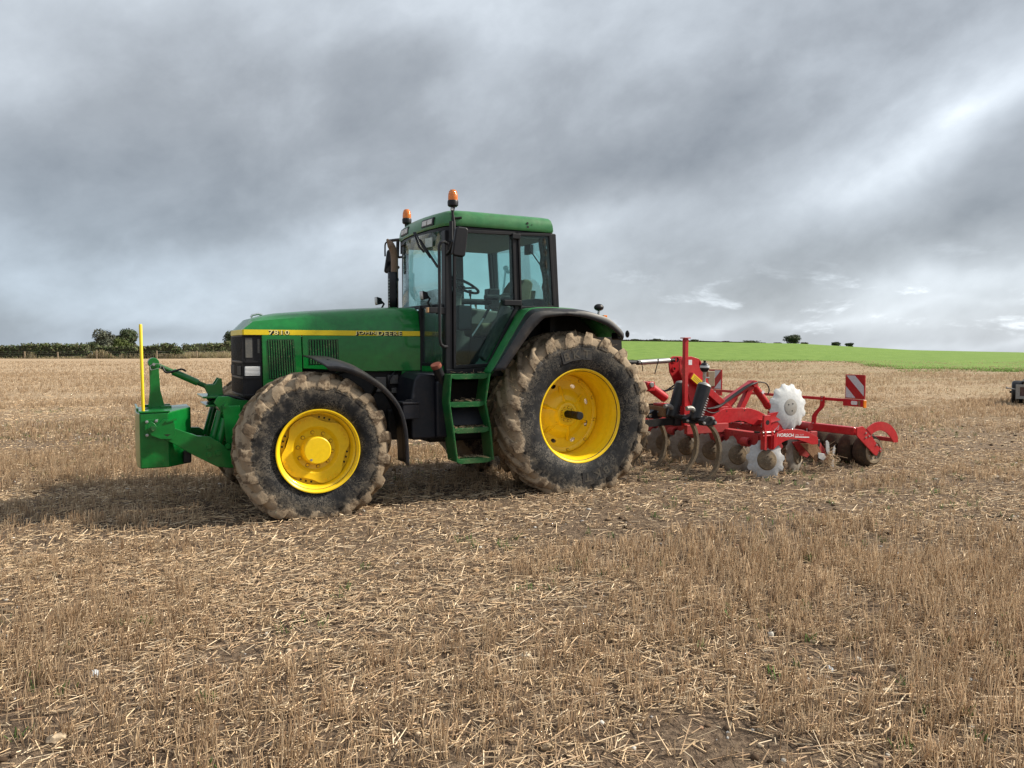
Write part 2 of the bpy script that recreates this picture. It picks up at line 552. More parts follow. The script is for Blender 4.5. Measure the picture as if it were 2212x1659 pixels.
def mesh_of(name, mb, off=(0, 0, 0), angle=35, lug_from=None):
    me = bpy.data.meshes.new(name)
    me.from_pydata([(x - off[0], y - off[1], z - off[2]) for x, y, z in mb.v], [], mb.f)
    if lug_from is not None:
        at = me.attributes.new('lug', 'FLOAT', 'POINT')
        at.data.foreach_set('value', [1.0 if i >= lug_from else 0.0 for i in range(len(mb.v))])
    bm = bmesh.new()
    bm.from_mesh(me)
    bmesh.ops.remove_doubles(bm, verts=bm.verts, dist=1e-5)
    bmesh.ops.recalc_face_normals(bm, faces=bm.faces)
    bm.to_mesh(me)
    bm.free()
    me.shade_smooth()
    me.set_sharp_from_angle(angle=R(angle))
    return me


def link(name, me, mat, parent=None, loc=(0, 0, 0), bevel=0.0, solid=0.0, label=None):
    o = bpy.data.objects.new(name, me)
    COL.objects.link(o)
    if mat is not None and not me.materials:
        me.materials.append(mat)
    o.parent = parent
    o.location = loc
    if solid:
        md = o.modifiers.new('solid', 'SOLIDIFY')
        md.thickness = solid
        md.offset = 0
    if bevel:
        md = o.modifiers.new('bevel', 'BEVEL')
        md.width = bevel
        md.segments = 2
        md.limit_method = 'ANGLE'
        md.angle_limit = R(40)
        md.harden_normals = True
    if label:
        o['label'] = label
    return o


OFF = Vector((0, 0, 0))                       # base of the thing being built, in the tractor's frame


def part(name, mb, mat, parent, bevel=0.0, solid=0.0, label=None, angle=35):
    return link(name, mesh_of(name, mb, OFF, angle), M[mat] if isinstance(mat, str) else mat, parent, (0, 0, 0), bevel, solid, label)


def sub(name, mb, mat, parent, **kw):
    return part(name, mb, mat, parent, **kw)


def thing(name, label, cat, loc, rot=0.0, group=None):
    o = bpy.data.objects.new(name, None)
    COL.objects.link(o)
    o.empty_display_size = 0.3
    o.location = loc
    o.rotation_euler = (0, 0, rot)
    o['label'] = label
    o['category'] = cat
    if group:
        o['group'] = group
    return o


def holder(name, parent, loc):
    o = bpy.data.objects.new(name, None)
    COL.objects.link(o)
    o.empty_display_size = 0.1
    o.parent = parent
    o.location = loc
    return o


def copy_tree(o, parent, loc=None):
    c = o.copy()
    COL.objects.link(c)
    c.parent = parent
    if loc is not None:
        c.location = loc
    for ch in list(o.children):
        copy_tree(ch, c)
    return c


def tag(o, label=None, cat=None, group=None, kind=None):
    for key, v in (('label', label), ('category', cat), ('group', group), ('kind', kind)):
        if v:
            o[key] = v
    return o


def text_mesh(s, size, shear=0.0, bold=0.0, extrude=0.0, spacing=1.0):
    cu = bpy.data.curves.new('lettering', 'FONT')
    cu.body = s
    cu.size = size
    cu.shear = shear
    cu.offset = bold
    cu.extrude = extrude
    cu.space_character = spacing
    cu.resolution_u = 3
    o = bpy.data.objects.new('lettering', cu)
    COL.objects.link(o)
    me = bpy.data.meshes.new_from_object(o.evaluated_get(bpy.context.evaluated_depsgraph_get()))
    bpy.data.objects.remove(o)
    bpy.data.curves.remove(cu)
    xs = [v.co.x for v in me.vertices]
    ys = [v.co.y for v in me.vertices]
    return me, min(xs), max(xs), min(ys), max(ys)


def side_text(name, s, x_left, x_right, z0, z1, y, mat, parent, shear=0.0, bold=0.0, spacing=1.0, extrude=0.0006, slope=0.0):
    """lettering on a left-hand side face, read by someone standing on the left (runs towards -X)"""
    me, a, b, c, d = text_mesh(s, 0.1, shear, bold, 0.0, spacing)
    sx, sz = (x_left - x_right) / (b - a), (z1 - z0) / (d - c)
    vs = []
    for v in me.vertices:
        X = x_left - (v.co.x - a) * sx
        Z = z0 + (v.co.y - c) * sz + (X - x_left) * slope
        vs.append((X, y + extrude, Z))
    mb = MB()
    mb.add(vs, [tuple(p.vertices) for p in me.polygons])
    bpy.data.meshes.remove(me)
    o = part(name, mb, mat, parent)
    return o


# ------------------------------------------------------------------ terrain
CREST_U = [-400, 300, 450, 520, 560, 627, 700, 800, 856, 911, 1024, 1150, 1500]
CREST_V = [352, 352, 347, 343.2, 341.2, 341.5, 342.3, 343.9, 347.1, 350.3, 352.7, 354.5, 356]
Y_CREST = 235.0


def hill(x, y):
    """height of the ground at a world point"""
    if y < 60:
        return 0.0
    u = 512 + F_PX * x / y
    e = float(np.interp(u, CREST_U, CREST_V))
    top = EYE + (HORIZON - e) / F_PX * Y_CREST
    if u < 450:                                            # level as far as the hedges, then falling away
        w = min(max((u - 300) / 150, 0), 1)
        left = -max(0.0, y - 140) * 0.02
        if w <= 0:
            return max(left, -40)
    else:
        w, left = 1.0, 0.0
    t = min(max((y - 75) / (Y_CREST - 75), 0), 1)
    h = top * (t * t * (3 - 2 * t)) if y <= Y_CREST else top - (y - Y_CREST) * 0.03 * min(1, (y - Y_CREST) / 60)
    return max(h * w + left * (1 - w), -40)


def relief(x, y):
    r = math.hypot(x, y)
    if r > 60:
        return 0.0
    f = min(1.0, (60 - r) / 30)
    return f * (0.022 * mnoise.noise((x * 0.9, y * 0.9, 3.1)) + 0.012 * mnoise.noise((x * 3.1, y * 3.1, 7.7)))


def field_mat():
    m, k, b = new_mat('stubble_soil')
    c = k.coord('Object')
    x, y, z = k.sep(c)
    dist = k.m('SQRT', k.m('ADD', k.m('MULTIPLY', x, x), k.m('MULTIPLY', y, y)))
    fine = k.noise(c, 28.0, 5, 0.7)
    mid = k.noise(c, 3.2, 5, 0.65)
    big = k.noise(c, 0.16, 4, 0.6)
    ca, sa = math.cos(R(27.3)), math.sin(R(27.3))
    # long streaks along the drill rows, as tramlines and swaths leave them
    al = k.m('ADD', k.m('MULTIPLY', x, ca), k.m('MULTIPLY', y, sa))
    ac = k.m('SUBTRACT', k.m('MULTIPLY', y, ca), k.m('MULTIPLY', x, sa))
    st = k.noise(k.comb(k.m('MULTIPLY', al, 0.06), k.m('MULTIPLY', ac, 0.8), 0.0), 1.0, 5, 0.65)
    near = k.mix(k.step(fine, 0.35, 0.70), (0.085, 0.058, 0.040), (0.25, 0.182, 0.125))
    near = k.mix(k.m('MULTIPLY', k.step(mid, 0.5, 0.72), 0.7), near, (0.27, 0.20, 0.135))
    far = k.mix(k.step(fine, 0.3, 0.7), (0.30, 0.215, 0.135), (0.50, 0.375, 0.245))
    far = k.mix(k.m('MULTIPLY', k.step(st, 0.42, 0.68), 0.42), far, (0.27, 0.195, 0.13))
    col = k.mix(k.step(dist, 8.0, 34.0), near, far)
    right = k.m('MULTIPLY', k.step(k.m('DIVIDE', x, k.m('MAXIMUM', y, 1.0)), -0.05, 0.28), k.step(dist, 14.0, 60.0))
    grn = k.m('MULTIPLY', right, k.step(k.m('ADD', k.m('MULTIPLY', st, 0.6), k.m('MULTIPLY', big, 0.4)), 0.42, 0.62))
    col = k.mix(k.m('MULTIPLY', grn, 0.5), col, (0.225, 0.24, 0.095))
    col = k.mix(k.m('MULTIPLY', right, 0.26), col, (0.19, 0.145, 0.105))
    k.put(b.inputs['Base Color'], col)
    b.inputs['Roughness'].default_value = 0.95
    b.inputs['Specular IOR Level'].default_value = 0.15
    k.put(b.inputs['Normal'], k.bump(k.m('ADD', fine, k.m('MULTIPLY', mid, 0.8)), 0.9, 0.05))
    return m


def build_field():
    radii = [0.0, 0.5, 1.0, 1.5]
    while radii[-1] < 5000:
        r = radii[-1]
        radii.append(r * (1.03 if r < 60 else 1.06) + 0.02)
    azs = list(np.arange(-50, 50.01, 0.5)) + list(np.arange(54, 307, 4.0))
    n = len(azs)
    vs = [(0, 0, relief(0, 0))]
    for r in radii[1:]:
        for a in azs:
            x, y = r * math.sin(R(a)), r * math.cos(R(a))
            vs.append((x, y, hill(x, y) + relief(x, y) if abs(a) <= 54 else (relief(x, y) if r < 60 else -min(40, max(0, (r - 300)) * 0.01))))
    fs = [(0, 1 + (j + 1) % n, 1 + j) for j in range(n)]
    for i in range(len(radii) - 2):
        for j in range(n):
            k2 = (j + 1) % n
            fs.append((1 + i * n + j, 1 + i * n + k2, 1 + (i + 1) * n + k2, 1 + (i + 1) * n + j))
    me = bpy.data.meshes.new('field')
    me.from_pydata(vs, [], fs)
    me.shade_smooth()
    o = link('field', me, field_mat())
    o['kind'] = 'structure'
    o['label'] = 'harvested stubble field of pale straw and brown soil'


def crop_mat():
    m, k, b = new_mat('young_green_crop')
    c = k.coord('Object')
    x, y, z = k.sep(c)
    n = k.noise(k.comb(k.m('MULTIPLY', x, 0.5), k.m('MULTIPLY', y, 0.22), 0.0), 1.0, 6, 0.7)
    f = k.noise(c, 3.5, 4, 0.7)
    col = k.mix(k.step(n, 0.35, 0.68), (0.115, 0.200, 0.030), (0.170, 0.262, 0.048))
    col = k.mix(k.m('MULTIPLY', k.step(f, 0.52, 0.75), 0.35), col, (0.105, 0.175, 0.045))
    thin = k.m('MULTIPLY', k.step(k.noise(k.comb(k.m('MULTIPLY', x, 0.35), k.m('MULTIPLY', y, 0.5), 2.0), 1.0, 5, 0.7), 0.52, 0.72), k.m('SUBTRACT', 1.0, k.step(y, 62.0, 105.0)))
    col = k.mix(k.m('MULTIPLY', thin, 0.8), col, (0.225, 0.20, 0.105))
    k.put(b.inputs['Base Color'], col)
    b.inputs['Roughness'].default_value = 0.9
    b.inputs['Specular IOR Level'].default_value = 0.2
    k.put(b.inputs['Normal'], k.bump(f, 0.6, 0.1))
    return m


def build_crop():
    us = np.linspace(480, 1300, 165)
    rows = []
    for i in range(40):
        t = i / 39
        row = []
        for u in us:
            y0 = float(np.interp(u, [480, 845, 862, 900, 1024, 1300], [90, 87.5, 74, 58, 53.5, 50]))
            y0 += 2.2 * mnoise.noise((u * 0.11, 0, 0)) + 1.3 * mnoise.noise((u * 0.5, 3, 0))
            y = y0 + (262 - y0) * t ** 1.7
            x = (u - 512) / F_PX * y
            row.append((x, y, hill(x, y) + 0.015 + 0.05 * min(1, t * 6)))
        rows.append(row)
    mb = MB().grid(rows)
    me = bpy.data.meshes.new('green_field')
    me.from_pydata(mb.v, [], mb.f)
    me.shade_smooth()
    o = link('green_field', me, crop_mat())
    o['kind'] = 'structure'
    o['label'] = 'bright green young crop on the low hill beyond the stubble'


build_field()
build_crop()

# ------------------------------------------------------------------ straw: standing stubble, loose straw, stones
def stuff_mesh(name, verts, faces_n, tint, mat, label):
    """verts (N,3); faces all quads or tris given as (F,k) index array; tint (N,3)"""
    me = bpy.data.meshes.new(name)
    nv, (nf, kk) = len(verts), faces_n.shape
    me.vertices.add(nv)
    me.vertices.foreach_set('co', verts.astype(np.float32).ravel())
    me.loops.add(nf * kk)
    me.loops.foreach_set('vertex_index', faces_n.astype(np.int32).ravel())
    me.polygons.add(nf)
    me.polygons.foreach_set('loop_start', np.arange(0, nf * kk, kk, dtype=np.int32))
    at = me.color_attributes.new('tint', 'FLOAT_COLOR', 'POINT')
    at.data.foreach_set('color', np.c_[tint, np.ones(nv)].astype(np.float32).ravel())
    me.update()
    me.validate()
    o = link(name, me, mat)
    o['kind'] = 'stuff'
    o['label'] = label
    return o


def tint_mat(name, rough=0.75, spec=0.25):
    m, k, b = new_mat(name)
    a = k.n.new('ShaderNodeAttribute')
    a.attribute_name = 'tint'
    k.put(b.inputs['Base Color'], a.outputs['Color'])
    b.inputs['Roughness'].default_value = rough
    b.inputs['Specular IOR Level'].default_value = spec
    return m


STRAW_MAT = tint_mat('dry_straw')
HEAD = Vector((-math.cos(R(27.3)), -math.sin(R(27.3)), 0))          # the tractor's forward direction
LEFT = Vector((math.sin(R(27.3)), -math.cos(R(27.3)), 0))
TR_ORG = Vector((0.2464, 9.5568, 0.0))


def wpt(x, y, z=0.0):
    return TR_ORG + HEAD * x + LEFT * y + Vector((0, 0, z))


def fbm2(x, y, s, seed):
    """cheap vectorised value noise"""
    out = np.zeros_like(x)
    amp = 1.0
    tot = 0
    for o in range(3):
        X, Y = x * s, y * s
        xi, yi = np.floor(X).astype(np.int64), np.floor(Y).astype(np.int64)
        fx, fy = X - xi, Y - yi
        fx, fy = fx * fx * (3 - 2 * fx), fy * fy * (3 - 2 * fy)

        def h(i, j):
            v = (i * 374761393 + j * 668265263 + (seed + o) * 974711) & 0x7fffffff
            v = ((v ^ (v >> 13)) * 1274126177) & 0x7fffffff
            return (v ^ (v >> 16)) % 10007 / 10007.0
        a = h(xi, yi) * (1 - fx) + h(xi + 1, yi) * fx
        c = h(xi, yi + 1) * (1 - fx) + h(xi + 1, yi + 1) * fx
        out += amp * (a * (1 - fy) + c * fy)
        tot += amp
        amp *= 0.5
        s *= 2.1
    return out / tot


def scatter(d0, d1, dens, margin=1.5):
    """random points of the ground between two depths, inside the view and a step to either side"""
    area = 0.5 * (1.40 * (d0 + d1) + 4 * margin) * (d1 - d0)
    n = int(area * dens)
    y = np.sqrt(rng.uniform(d0 * d0, d1 * d1, n))
    x = rng.uniform(-1, 1, n) * (0.70 * y + margin)
    return x, y


def in_frame(x, y):
    d = np.stack([x - TR_ORG.x, y - TR_ORG.y], 1)
    return d @ np.array(HEAD[:2]), d @ np.array(LEFT[:2])


STRAW_COLS = np.array([(0.66, 0.505, 0.335), (0.56, 0.415, 0.265), (0.42, 0.29, 0.18), (0.74, 0.60, 0.43), (0.60, 0.44, 0.275), (0.46, 0.325, 0.215)]) * np.array([[1.10, 1.09, 1.06]])

STEM_COLS = np.array([(0.57, 0.42, 0.27), (0.46, 0.325, 0.205), (0.36, 0.24, 0.15), (0.64, 0.495, 0.335), (0.51, 0.365, 0.225)]) * np.array([[1.10, 1.08, 1.05]])


def prisms(base, tip, width, tint0, tint1):
    """three-sided straws from base to tip"""
    n = len(base)
    d = tip - base
    d /= np.linalg.norm(d, axis=1, keepdims=True) + 1e-9
    ref = np.where(np.abs(d[:, 2:3]) > 0.8, np.array([[1.0, 0, 0]]), np.array([[0, 0, 1.0]]))
    a = np.cross(d, ref)
    a /= np.linalg.norm(a, axis=1, keepdims=True) + 1e-9
    b = np.cross(d, a)
    vs = np.empty((n, 6, 3))
    for j in range(3):
        w = 2 * PI * j / 3
        off = (a * math.cos(w) + b * math.sin(w)) * width[:, None]
        vs[:, j] = base + off
        vs[:, 3 + j] = tip + off * 0.85
    idx = np.arange(n)[:, None] * 6
    fs = np.concatenate([idx + np.array([[0, 1, 4, 3]]), idx + np.array([[1, 2, 5, 4]]), idx + np.array([[2, 0, 3, 5]])])
    tn = np.empty((n, 6, 3))
    tn[:, :3] = tint0[:, None]
    tn[:, 3:] = tint1[:, None]
    return vs.reshape(-1, 3), fs, tn.reshape(-1, 3)


def ground_z(x, y):
    return np.array([relief(a, b) if b < 60 else hill(a, b) for a, b in zip(x, y)])


def build_straw():
    sv, sf, st = [], [], []
    lv, lf, lt = [], [], []
    no, nl = 0, 0
    ROW = 0.125
    for d0, d1, ds, dl, wf in ((2.3, 6, 1350, 1600, 1.0), (6, 12, 850, 690, 1.3), (12, 24, 195, 150, 2.3), (24, 48, 54, 30, 3.0), (48, 86, 14, 6.0, 4.6)):
        # standing: each sown plant leaves a small tuft of cut stems
        K = 6 if d1 <= 24 else 3
        x, y = scatter(d0, d1, ds / K)
        al, ac = in_frame(x, y)
        ac2 = np.round(ac / ROW) * ROW + rng.normal(0, 0.014, len(x))         # drilled rows along the field
        patch = fbm2(al * 0.40, ac2 * 1.0, 0.8, 3)
        bare = fbm2(x, y, 1.3, 9)
        keep = rng.random(len(x)) < np.clip((patch - 0.34) * 4.6, 0.10, 1.0) * np.clip((0.80 - bare) * 6, 0.15, 1)
        tracks = (np.abs(np.abs(ac2) - 0.88) < 0.34) & (al < 4)               # pressed down by the wheels
        keep &= ~(tracks & (rng.random(len(x)) < 0.75))
        keep &= ~((np.abs(ac2) < 1.55) & (al < -1.4) & (al > -5.2) & (rng.random(len(x)) < 0.5))
        al, ac2, patch = np.repeat(al[keep], K), np.repeat(ac2[keep], K), np.repeat(patch[keep], K)
        n = len(al)
        plean = np.repeat(rng.normal(0, 0.15, (n // K, 2)), K, 0)
        pcol = np.repeat(rng.uniform(0.72, 1.1, (n // K, 1)), K, 0)
        sp = 0.012 * (1 if d1 <= 12 else 2.2)
        al, ac2 = al + rng.normal(0, sp * 1.5, n), ac2 + rng.normal(0, sp, n)
        x = TR_ORG.x + al * HEAD.x + ac2 * LEFT.x
        y = TR_ORG.y + al * HEAD.y + ac2 * LEFT.y
        hgt = rng.uniform(0.055, 0.15, n) * np.clip(patch * 1.75, 0.6, 1.25)
        lean = plean + rng.normal(0, 0.13, (n, 2)) + np.array([[0.05, 0.0]])
        z = ground_z(x, y)
        base = np.stack([x, y, z - 0.012], 1)
        tip = base + np.stack([lean[:, 0] * hgt, lean[:, 1] * hgt, hgt], 1)
        c = STEM_COLS[rng.integers(0, 5, n)] * pcol * rng.uniform(0.8, 1.15, (n, 1))
        v, f, t = prisms(base, tip, 0.0019 * wf * rng.uniform(0.7, 1.3, n), c * 0.70, c)
        sv.append(v); sf.append(f + no); st.append(t); no += len(v)
        # lying
        x, y = scatter(d0, d1, dl)
        keep = rng.random(len(x)) < np.clip((0.98 - fbm2(x, y, 0.9, 21)) * 2.0, 0.25, 1) * np.clip((0.80 - fbm2(x, y, 1.3, 9)) * 6, 0.35, 1)
        x, y = x[keep], y[keep]
        n = len(x)
        ln = np.where(rng.random(n) < 0.3, rng.uniform(0.010, 0.03, n), np.where(rng.random(n) < 0.85, rng.uniform(0.03, 0.085, n), rng.uniform(0.08, 0.17, n)))
        an = rng.uniform(0, 2 * PI, n)
        tilt = np.abs(rng.normal(0, 0.16, n))
        z = ground_z(x, y) + rng.uniform(0.002, 0.022, n)
        base = np.stack([x, y, z], 1)
        tip = base + np.stack([np.cos(an) * ln, np.sin(an) * ln, tilt * ln], 1)
        c = STRAW_COLS[rng.integers(0, 6, n)] * rng.uniform(0.62, 1.22, (n, 1))
        v, f, t = prisms(base, tip, 0.0023 * wf * rng.uniform(0.6, 1.5, n), c, c)
        lv.append(v); lf.append(f + nl); lt.append(t); nl += len(v)
    stuff_mesh('stubble', np.concatenate(sv), np.concatenate(sf), np.concatenate(st), STRAW_MAT, 'short cut cereal stubble standing in rows over the field')
    stuff_mesh('loose_straw', np.concatenate(lv), np.concatenate(lf), np.concatenate(lt), STRAW_MAT, 'loose broken straw lying over the soil')
    # chaff flakes, clods and small stones
    ico = MB()
    g = (1 + 5 ** 0.5) / 2
    V0 = np.array([(-1, g, 0), (1, g, 0), (-1, -g, 0), (1, -g, 0), (0, -1, g), (0, 1, g), (0, -1, -g), (0, 1, -g), (g, 0, -1), (g, 0, 1), (-g, 0, -1), (-g, 0, 1)], float)
    V0 /= np.linalg.norm(V0[0])
    F0 = np.array([(0, 11, 5), (0, 5, 1), (0, 1, 7), (0, 7, 10), (0, 10, 11), (1, 5, 9), (5, 11, 4), (11, 10, 2), (10, 7, 6), (7, 1, 8), (3, 9, 4), (3, 4, 2), (3, 2, 6), (3, 6, 8), (3, 8, 9), (4, 9, 5), (2, 4, 11), (6, 2, 10), (8, 6, 7), (9, 8, 1)])
    for name, cols, dens, smin, smax, lab, pw in (
            ('pebbles', [(0.52, 0.47, 0.40), (0.40, 0.38, 0.36), (0.47, 0.37, 0.26), (0.58, 0.55, 0.50), (0.33, 0.20, 0.13), (0.42, 0.33, 0.22)], 60, 0.004, 0.019, 'small stones and stone chips scattered among the stubble', 2.2),
            ('soil_clods', [(0.085, 0.055, 0.034), (0.115, 0.076, 0.047), (0.070, 0.046, 0.030)], 55, 0.005, 0.026, 'dark crumbs and clods of soil between the straw', 2.0)):
        vs, fs, ts, o = [], [], [], 0
        for d0, d1, k in ((2.3, 7, 1.0), (7, 16, 0.35)):
            x, y = scatter(d0, d1, dens * k)
            bare = fbm2(x, y, 1.3, 9)
            keep = rng.random(len(x)) < np.clip((bare - 0.36) * 4.0, 0.12, 1)
            x, y = x[keep], y[keep]
            n = len(x)
            s = (smin + (smax - smin) * rng.random(n) ** pw) * (1 if k == 1 else 1.4)
            sc = rng.uniform(0.6, 1.3, (n, 1, 3)) * np.array([[[1, 1, 0.62]]])
            jit = rng.uniform(0.78, 1.2, (n, 12, 1))
            v = V0[None] * jit * sc * s[:, None, None]
            v += np.stack([x, y, ground_z(x, y) + s * 0.2], 1)[:, None]
            c = np.array(cols)[rng.integers(0, len(cols), n)] * rng.uniform(0.75, 1.15, (n, 1))
            vs.append(v.reshape(-1, 3)); fs.append((F0[None] + (np.arange(n) * 12)[:, None, None]).reshape(-1, 3) + o)
            ts.append(np.repeat(c, 12, 0)); o += n * 12
        stuff_mesh(name, np.concatenate(vs), np.concatenate(fs), np.concatenate(ts), tint_mat(name, 0.9, 0.2), lab)
    # sparse green weeds
    x, y = scatter(2.4, 20, 7)
    keep = fbm2(x, y, 0.5, 40) > 0.52
    x, y = x[keep], y[keep]
    X, Y = np.repeat(x, 7), np.repeat(y, 7)
    n = len(X)
    X = X + rng.normal(0, 0.02, n); Y = Y + rng.normal(0, 0.02, n)
    base = np.stack([X, Y, ground_z(X, Y)], 1)
    tip = base + np.stack([rng.normal(0, 0.018, n), rng.normal(0, 0.018, n), rng.uniform(0.02, 0.065, n)], 1)
    c = np.array([(0.10, 0.17, 0.045)]) * rng.uniform(0.6, 1.4, (n, 1))
    v, f, t = prisms(base, tip, rng.uniform(0.0015, 0.0035, n), c * 0.7, c)
    stuff_mesh('weeds', v, f, t, STRAW_MAT, 'sparse green seedlings and grass between the stubble')


build_straw()


def stone(name, label, x, y, s, col, seed):
    r = random.Random(seed)
    bm = bmesh.new()
    bmesh.ops.create_icosphere(bm, subdivisions=2, radius=1.0)
    for v in bm.verts:
        n = mnoise.noise(v.co * 1.3 + Vector((seed, seed * 2, 0)))
        v.co *= 1 + 0.35 * n
        v.co = Vector((v.co.x * s[0], v.co.y * s[1], v.co.z * s[2]))
    me = bpy.data.meshes.new(name)
    bm.to_mesh(me)
    bm.free()
    o = link(name, me, paint(name + '_rock', col, 0.85, 0.25, 14.0, dirtcol=(0.30, 0.24, 0.17), var=0.2, bump=0.3))
    o.location = (x, y, relief(x, y) + s[2] * 0.45)
    o.rotation_euler = (r.uniform(-.2, .2), r.uniform(-.2, .2), r.uniform(0, 6))
    return tag(o, label, 'stone', 'larger stones lying on the stubble')


def gp(u, v):
    """ground point under a pixel of a 1024x768 picture"""
    t = math.atan((384 - HORIZON) / F_PX)
    dy = -(v - 384) / F_PX
    rx, ry, rz = (u - 512) / F_PX, math.cos(t) + dy * math.sin(t), -math.sin(t) + dy * math.cos(t)
    s = EYE / -rz
    return rx * s, ry * s


for i, (u, v, s, col, lab) in enumerate((
        (95, 676, (0.045, 0.024, 0.018), (0.46, 0.48, 0.50), 'flat bluish white stone lying in the left foreground stubble'),
        (770.5, 636, (0.016, 0.016, 0.026), (0.66, 0.63, 0.56), 'small upright cream stone in the right foreground beside dark soil'),
        (830, 670, (0.032, 0.015, 0.011), (0.50, 0.54, 0.58), 'long thin pale blue stone in the right foreground stubble'),
        (547, 751, (0.028, 0.022, 0.016), (0.36, 0.27, 0.17), 'brown rounded stone at the bottom middle of the field'),
        (526, 656, (0.034, 0.026, 0.020), (0.52, 0.44, 0.33), 'buff stone half buried in straw in the middle foreground'),
        (476, 572, (0.030, 0.022, 0.018), (0.34, 0.22, 0.12), 'dark ochre stone in the open stubble below the front wheel'),
        (56, 742, (0.040, 0.030, 0.022), (0.42, 0.33, 0.23), 'rough tan stone near the bottom left corner'),
        (887, 694, (0.026, 0.016, 0.010), (0.55, 0.46, 0.33), 'flat yellowish stone among stubble at the lower right'))):
    x_, y_ = gp(u, v)
    stone('stone', lab, x_, y_, s, col, i + 3)

# ------------------------------------------------------------------ wheels
def tyre_mesh(Rt, W, rim_r, nlug, lug_h, lug_w, sweep, flat_z, seed=1, end_drop=0.09):
    """lugged farm tyre about the Y axis; flat_z: height below the hub at which the ground presses it flat"""
    rc = Rt - lug_h

    def crown(y):
        return rc - 0.028 * (2 * y / W) ** 2
    half = [(rim_r - 0.02, 0.40 * W), (rim_r + 0.012, 0.435 * W), (rim_r + 0.06, 0.475 * W), (rim_r + (rc - rim_r) * 0.42, 0.500 * W),
            (rim_r + (rc - rim_r) * 0.66, 0.497 * W), (rim_r + (rc - rim_r) * 0.84, 0.480 * W), (crown(0.44 * W) - 0.012, 0.455 * W), (crown(0.36 * W), 0.36 * W),
            (crown(0.2 * W), 0.2 * W)]
    prof = half + [(rc, 0.0)] + [(r, -y) for r, y in reversed(half)]
    mb = MB().lathe(prof, 144)
    mb.base = len(mb.v)
    r = random.Random(seed)
    for side in (1, -1):
        for i in range(nlug):
            a0 = 2 * PI * (i + (0.5 if side < 0 else 0)) / nlug + r.uniform(-0.01, 0.01)
            wj = r.uniform(0.92, 1.1)
            st = []
            for t in (0.0, 0.25, 0.5, 0.75, 0.92, 1.0, 1.04):
                y = side * W * (0.012 + 0.486 * min(t, 1.0))
                if t > 1:
                    y = side * W * 0.506
                a = a0 - sweep * (t ** 0.85)              # the centre leads, the shoulder trails
                cb = crown(y) - 0.03 if abs(y) < 0.45 * W else crown(0.45 * W) - 0.05
                ct = Rt - 0.022 * (2 * y / W) ** 2 - (0.02 if t >= 1 else 0)
                w = lug_w * wj * (0.62 + 0.55 * t)
                if t > 1:
                    cb, ct = Rt - end_drop - 0.055, Rt - end_drop + 0.03
                elif t >= 0.92:
                    cb = Rt - end_drop - 0.06
                st.append((y, a, cb, ct, w))
            vs = []
            for y, a, cb, ct, w in st:
                e = (ct - cb) * 0.14
                for rr, da in ((cb, -0.80 * w / Rt), (ct - e, -0.58 * w / Rt), (ct, -0.42 * w / Rt), (ct, 0.42 * w / Rt), (ct - e, 0.58 * w / Rt), (cb, 0.80 * w / Rt)):
                    rj = rr + (r.uniform(-0.007, 0.007) if rr > cb else 0)
                    vs.append((rj * math.cos(a + da), y, rj * math.sin(a + da)))
            fs = []
            n = len(st)
            for q in range(n - 1):
                for p in range(5):
                    fs.append((q * 6 + p, q * 6 + p + 1, (q + 1) * 6 + p + 1, (q + 1) * 6 + p))
            fs += [(0, 1, 2, 3, 4, 5), tuple((n - 1) * 6 + p for p in range(5, -1, -1))]
            mb.add(vs, fs)
    out = []
    for x, y, z in mb.v:
        # caked mud roughens the tread, the ground flattens and bulges the foot of the tyre
        rr = math.hypot(x, z)
        if rr > rc - 0.05:
            n = mnoise.noise((x * 7, y * 7, z * 7 + seed * 3)) * 0.012 + mnoise.noise((x * 21, y * 21, z * 21)) * 0.009
            x, z = x * (1 + n / rr), z * (1 + n / rr)
        if z < -flat_z + 0.12:
            k = (-flat_z + 0.12 - z) / 0.12
            y *= 1 + 0.035 * min(k, 1.5)
        if z < -flat_z:
            z = -flat_z - (-flat_z - z) * 0.12
        out.append((x, y, z))
    mb.v = out
    return mb


def straw_on_tyre(name, Rt, W, n, seed, parent, a0=-0.6, a1=3.6, rmin=-0.05):
    r = np.random.default_rng(seed)
    a = r.uniform(a0, a1, n)
    y = r.uniform(-0.48, 0.50, n) * W
    rr = Rt + rmin + r.uniform(-0.03, 0.035, n) - 0.05 * (np.abs(2 * y / W)) ** 3
    base = np.stack([rr * np.cos(a), y, rr * np.sin(a)], 1)
    d = r.normal(0, 1, (n, 3))
    d /= np.linalg.norm(d, axis=1, keepdims=True)
    tip = base + d * r.uniform(0.03, 0.11, n)[:, None]
    c = STRAW_COLS[r.integers(0, 6, n)] * r.uniform(0.5, 0.95, (n, 1))
    v, f, t = prisms(base, tip, r.uniform(0.0012, 0.0024, n), c, c)
    o = stuff_mesh(name, v, f, t, STRAW_MAT, 'bits of straw stuck in the mud of the tread')
    o.parent = parent
    return o


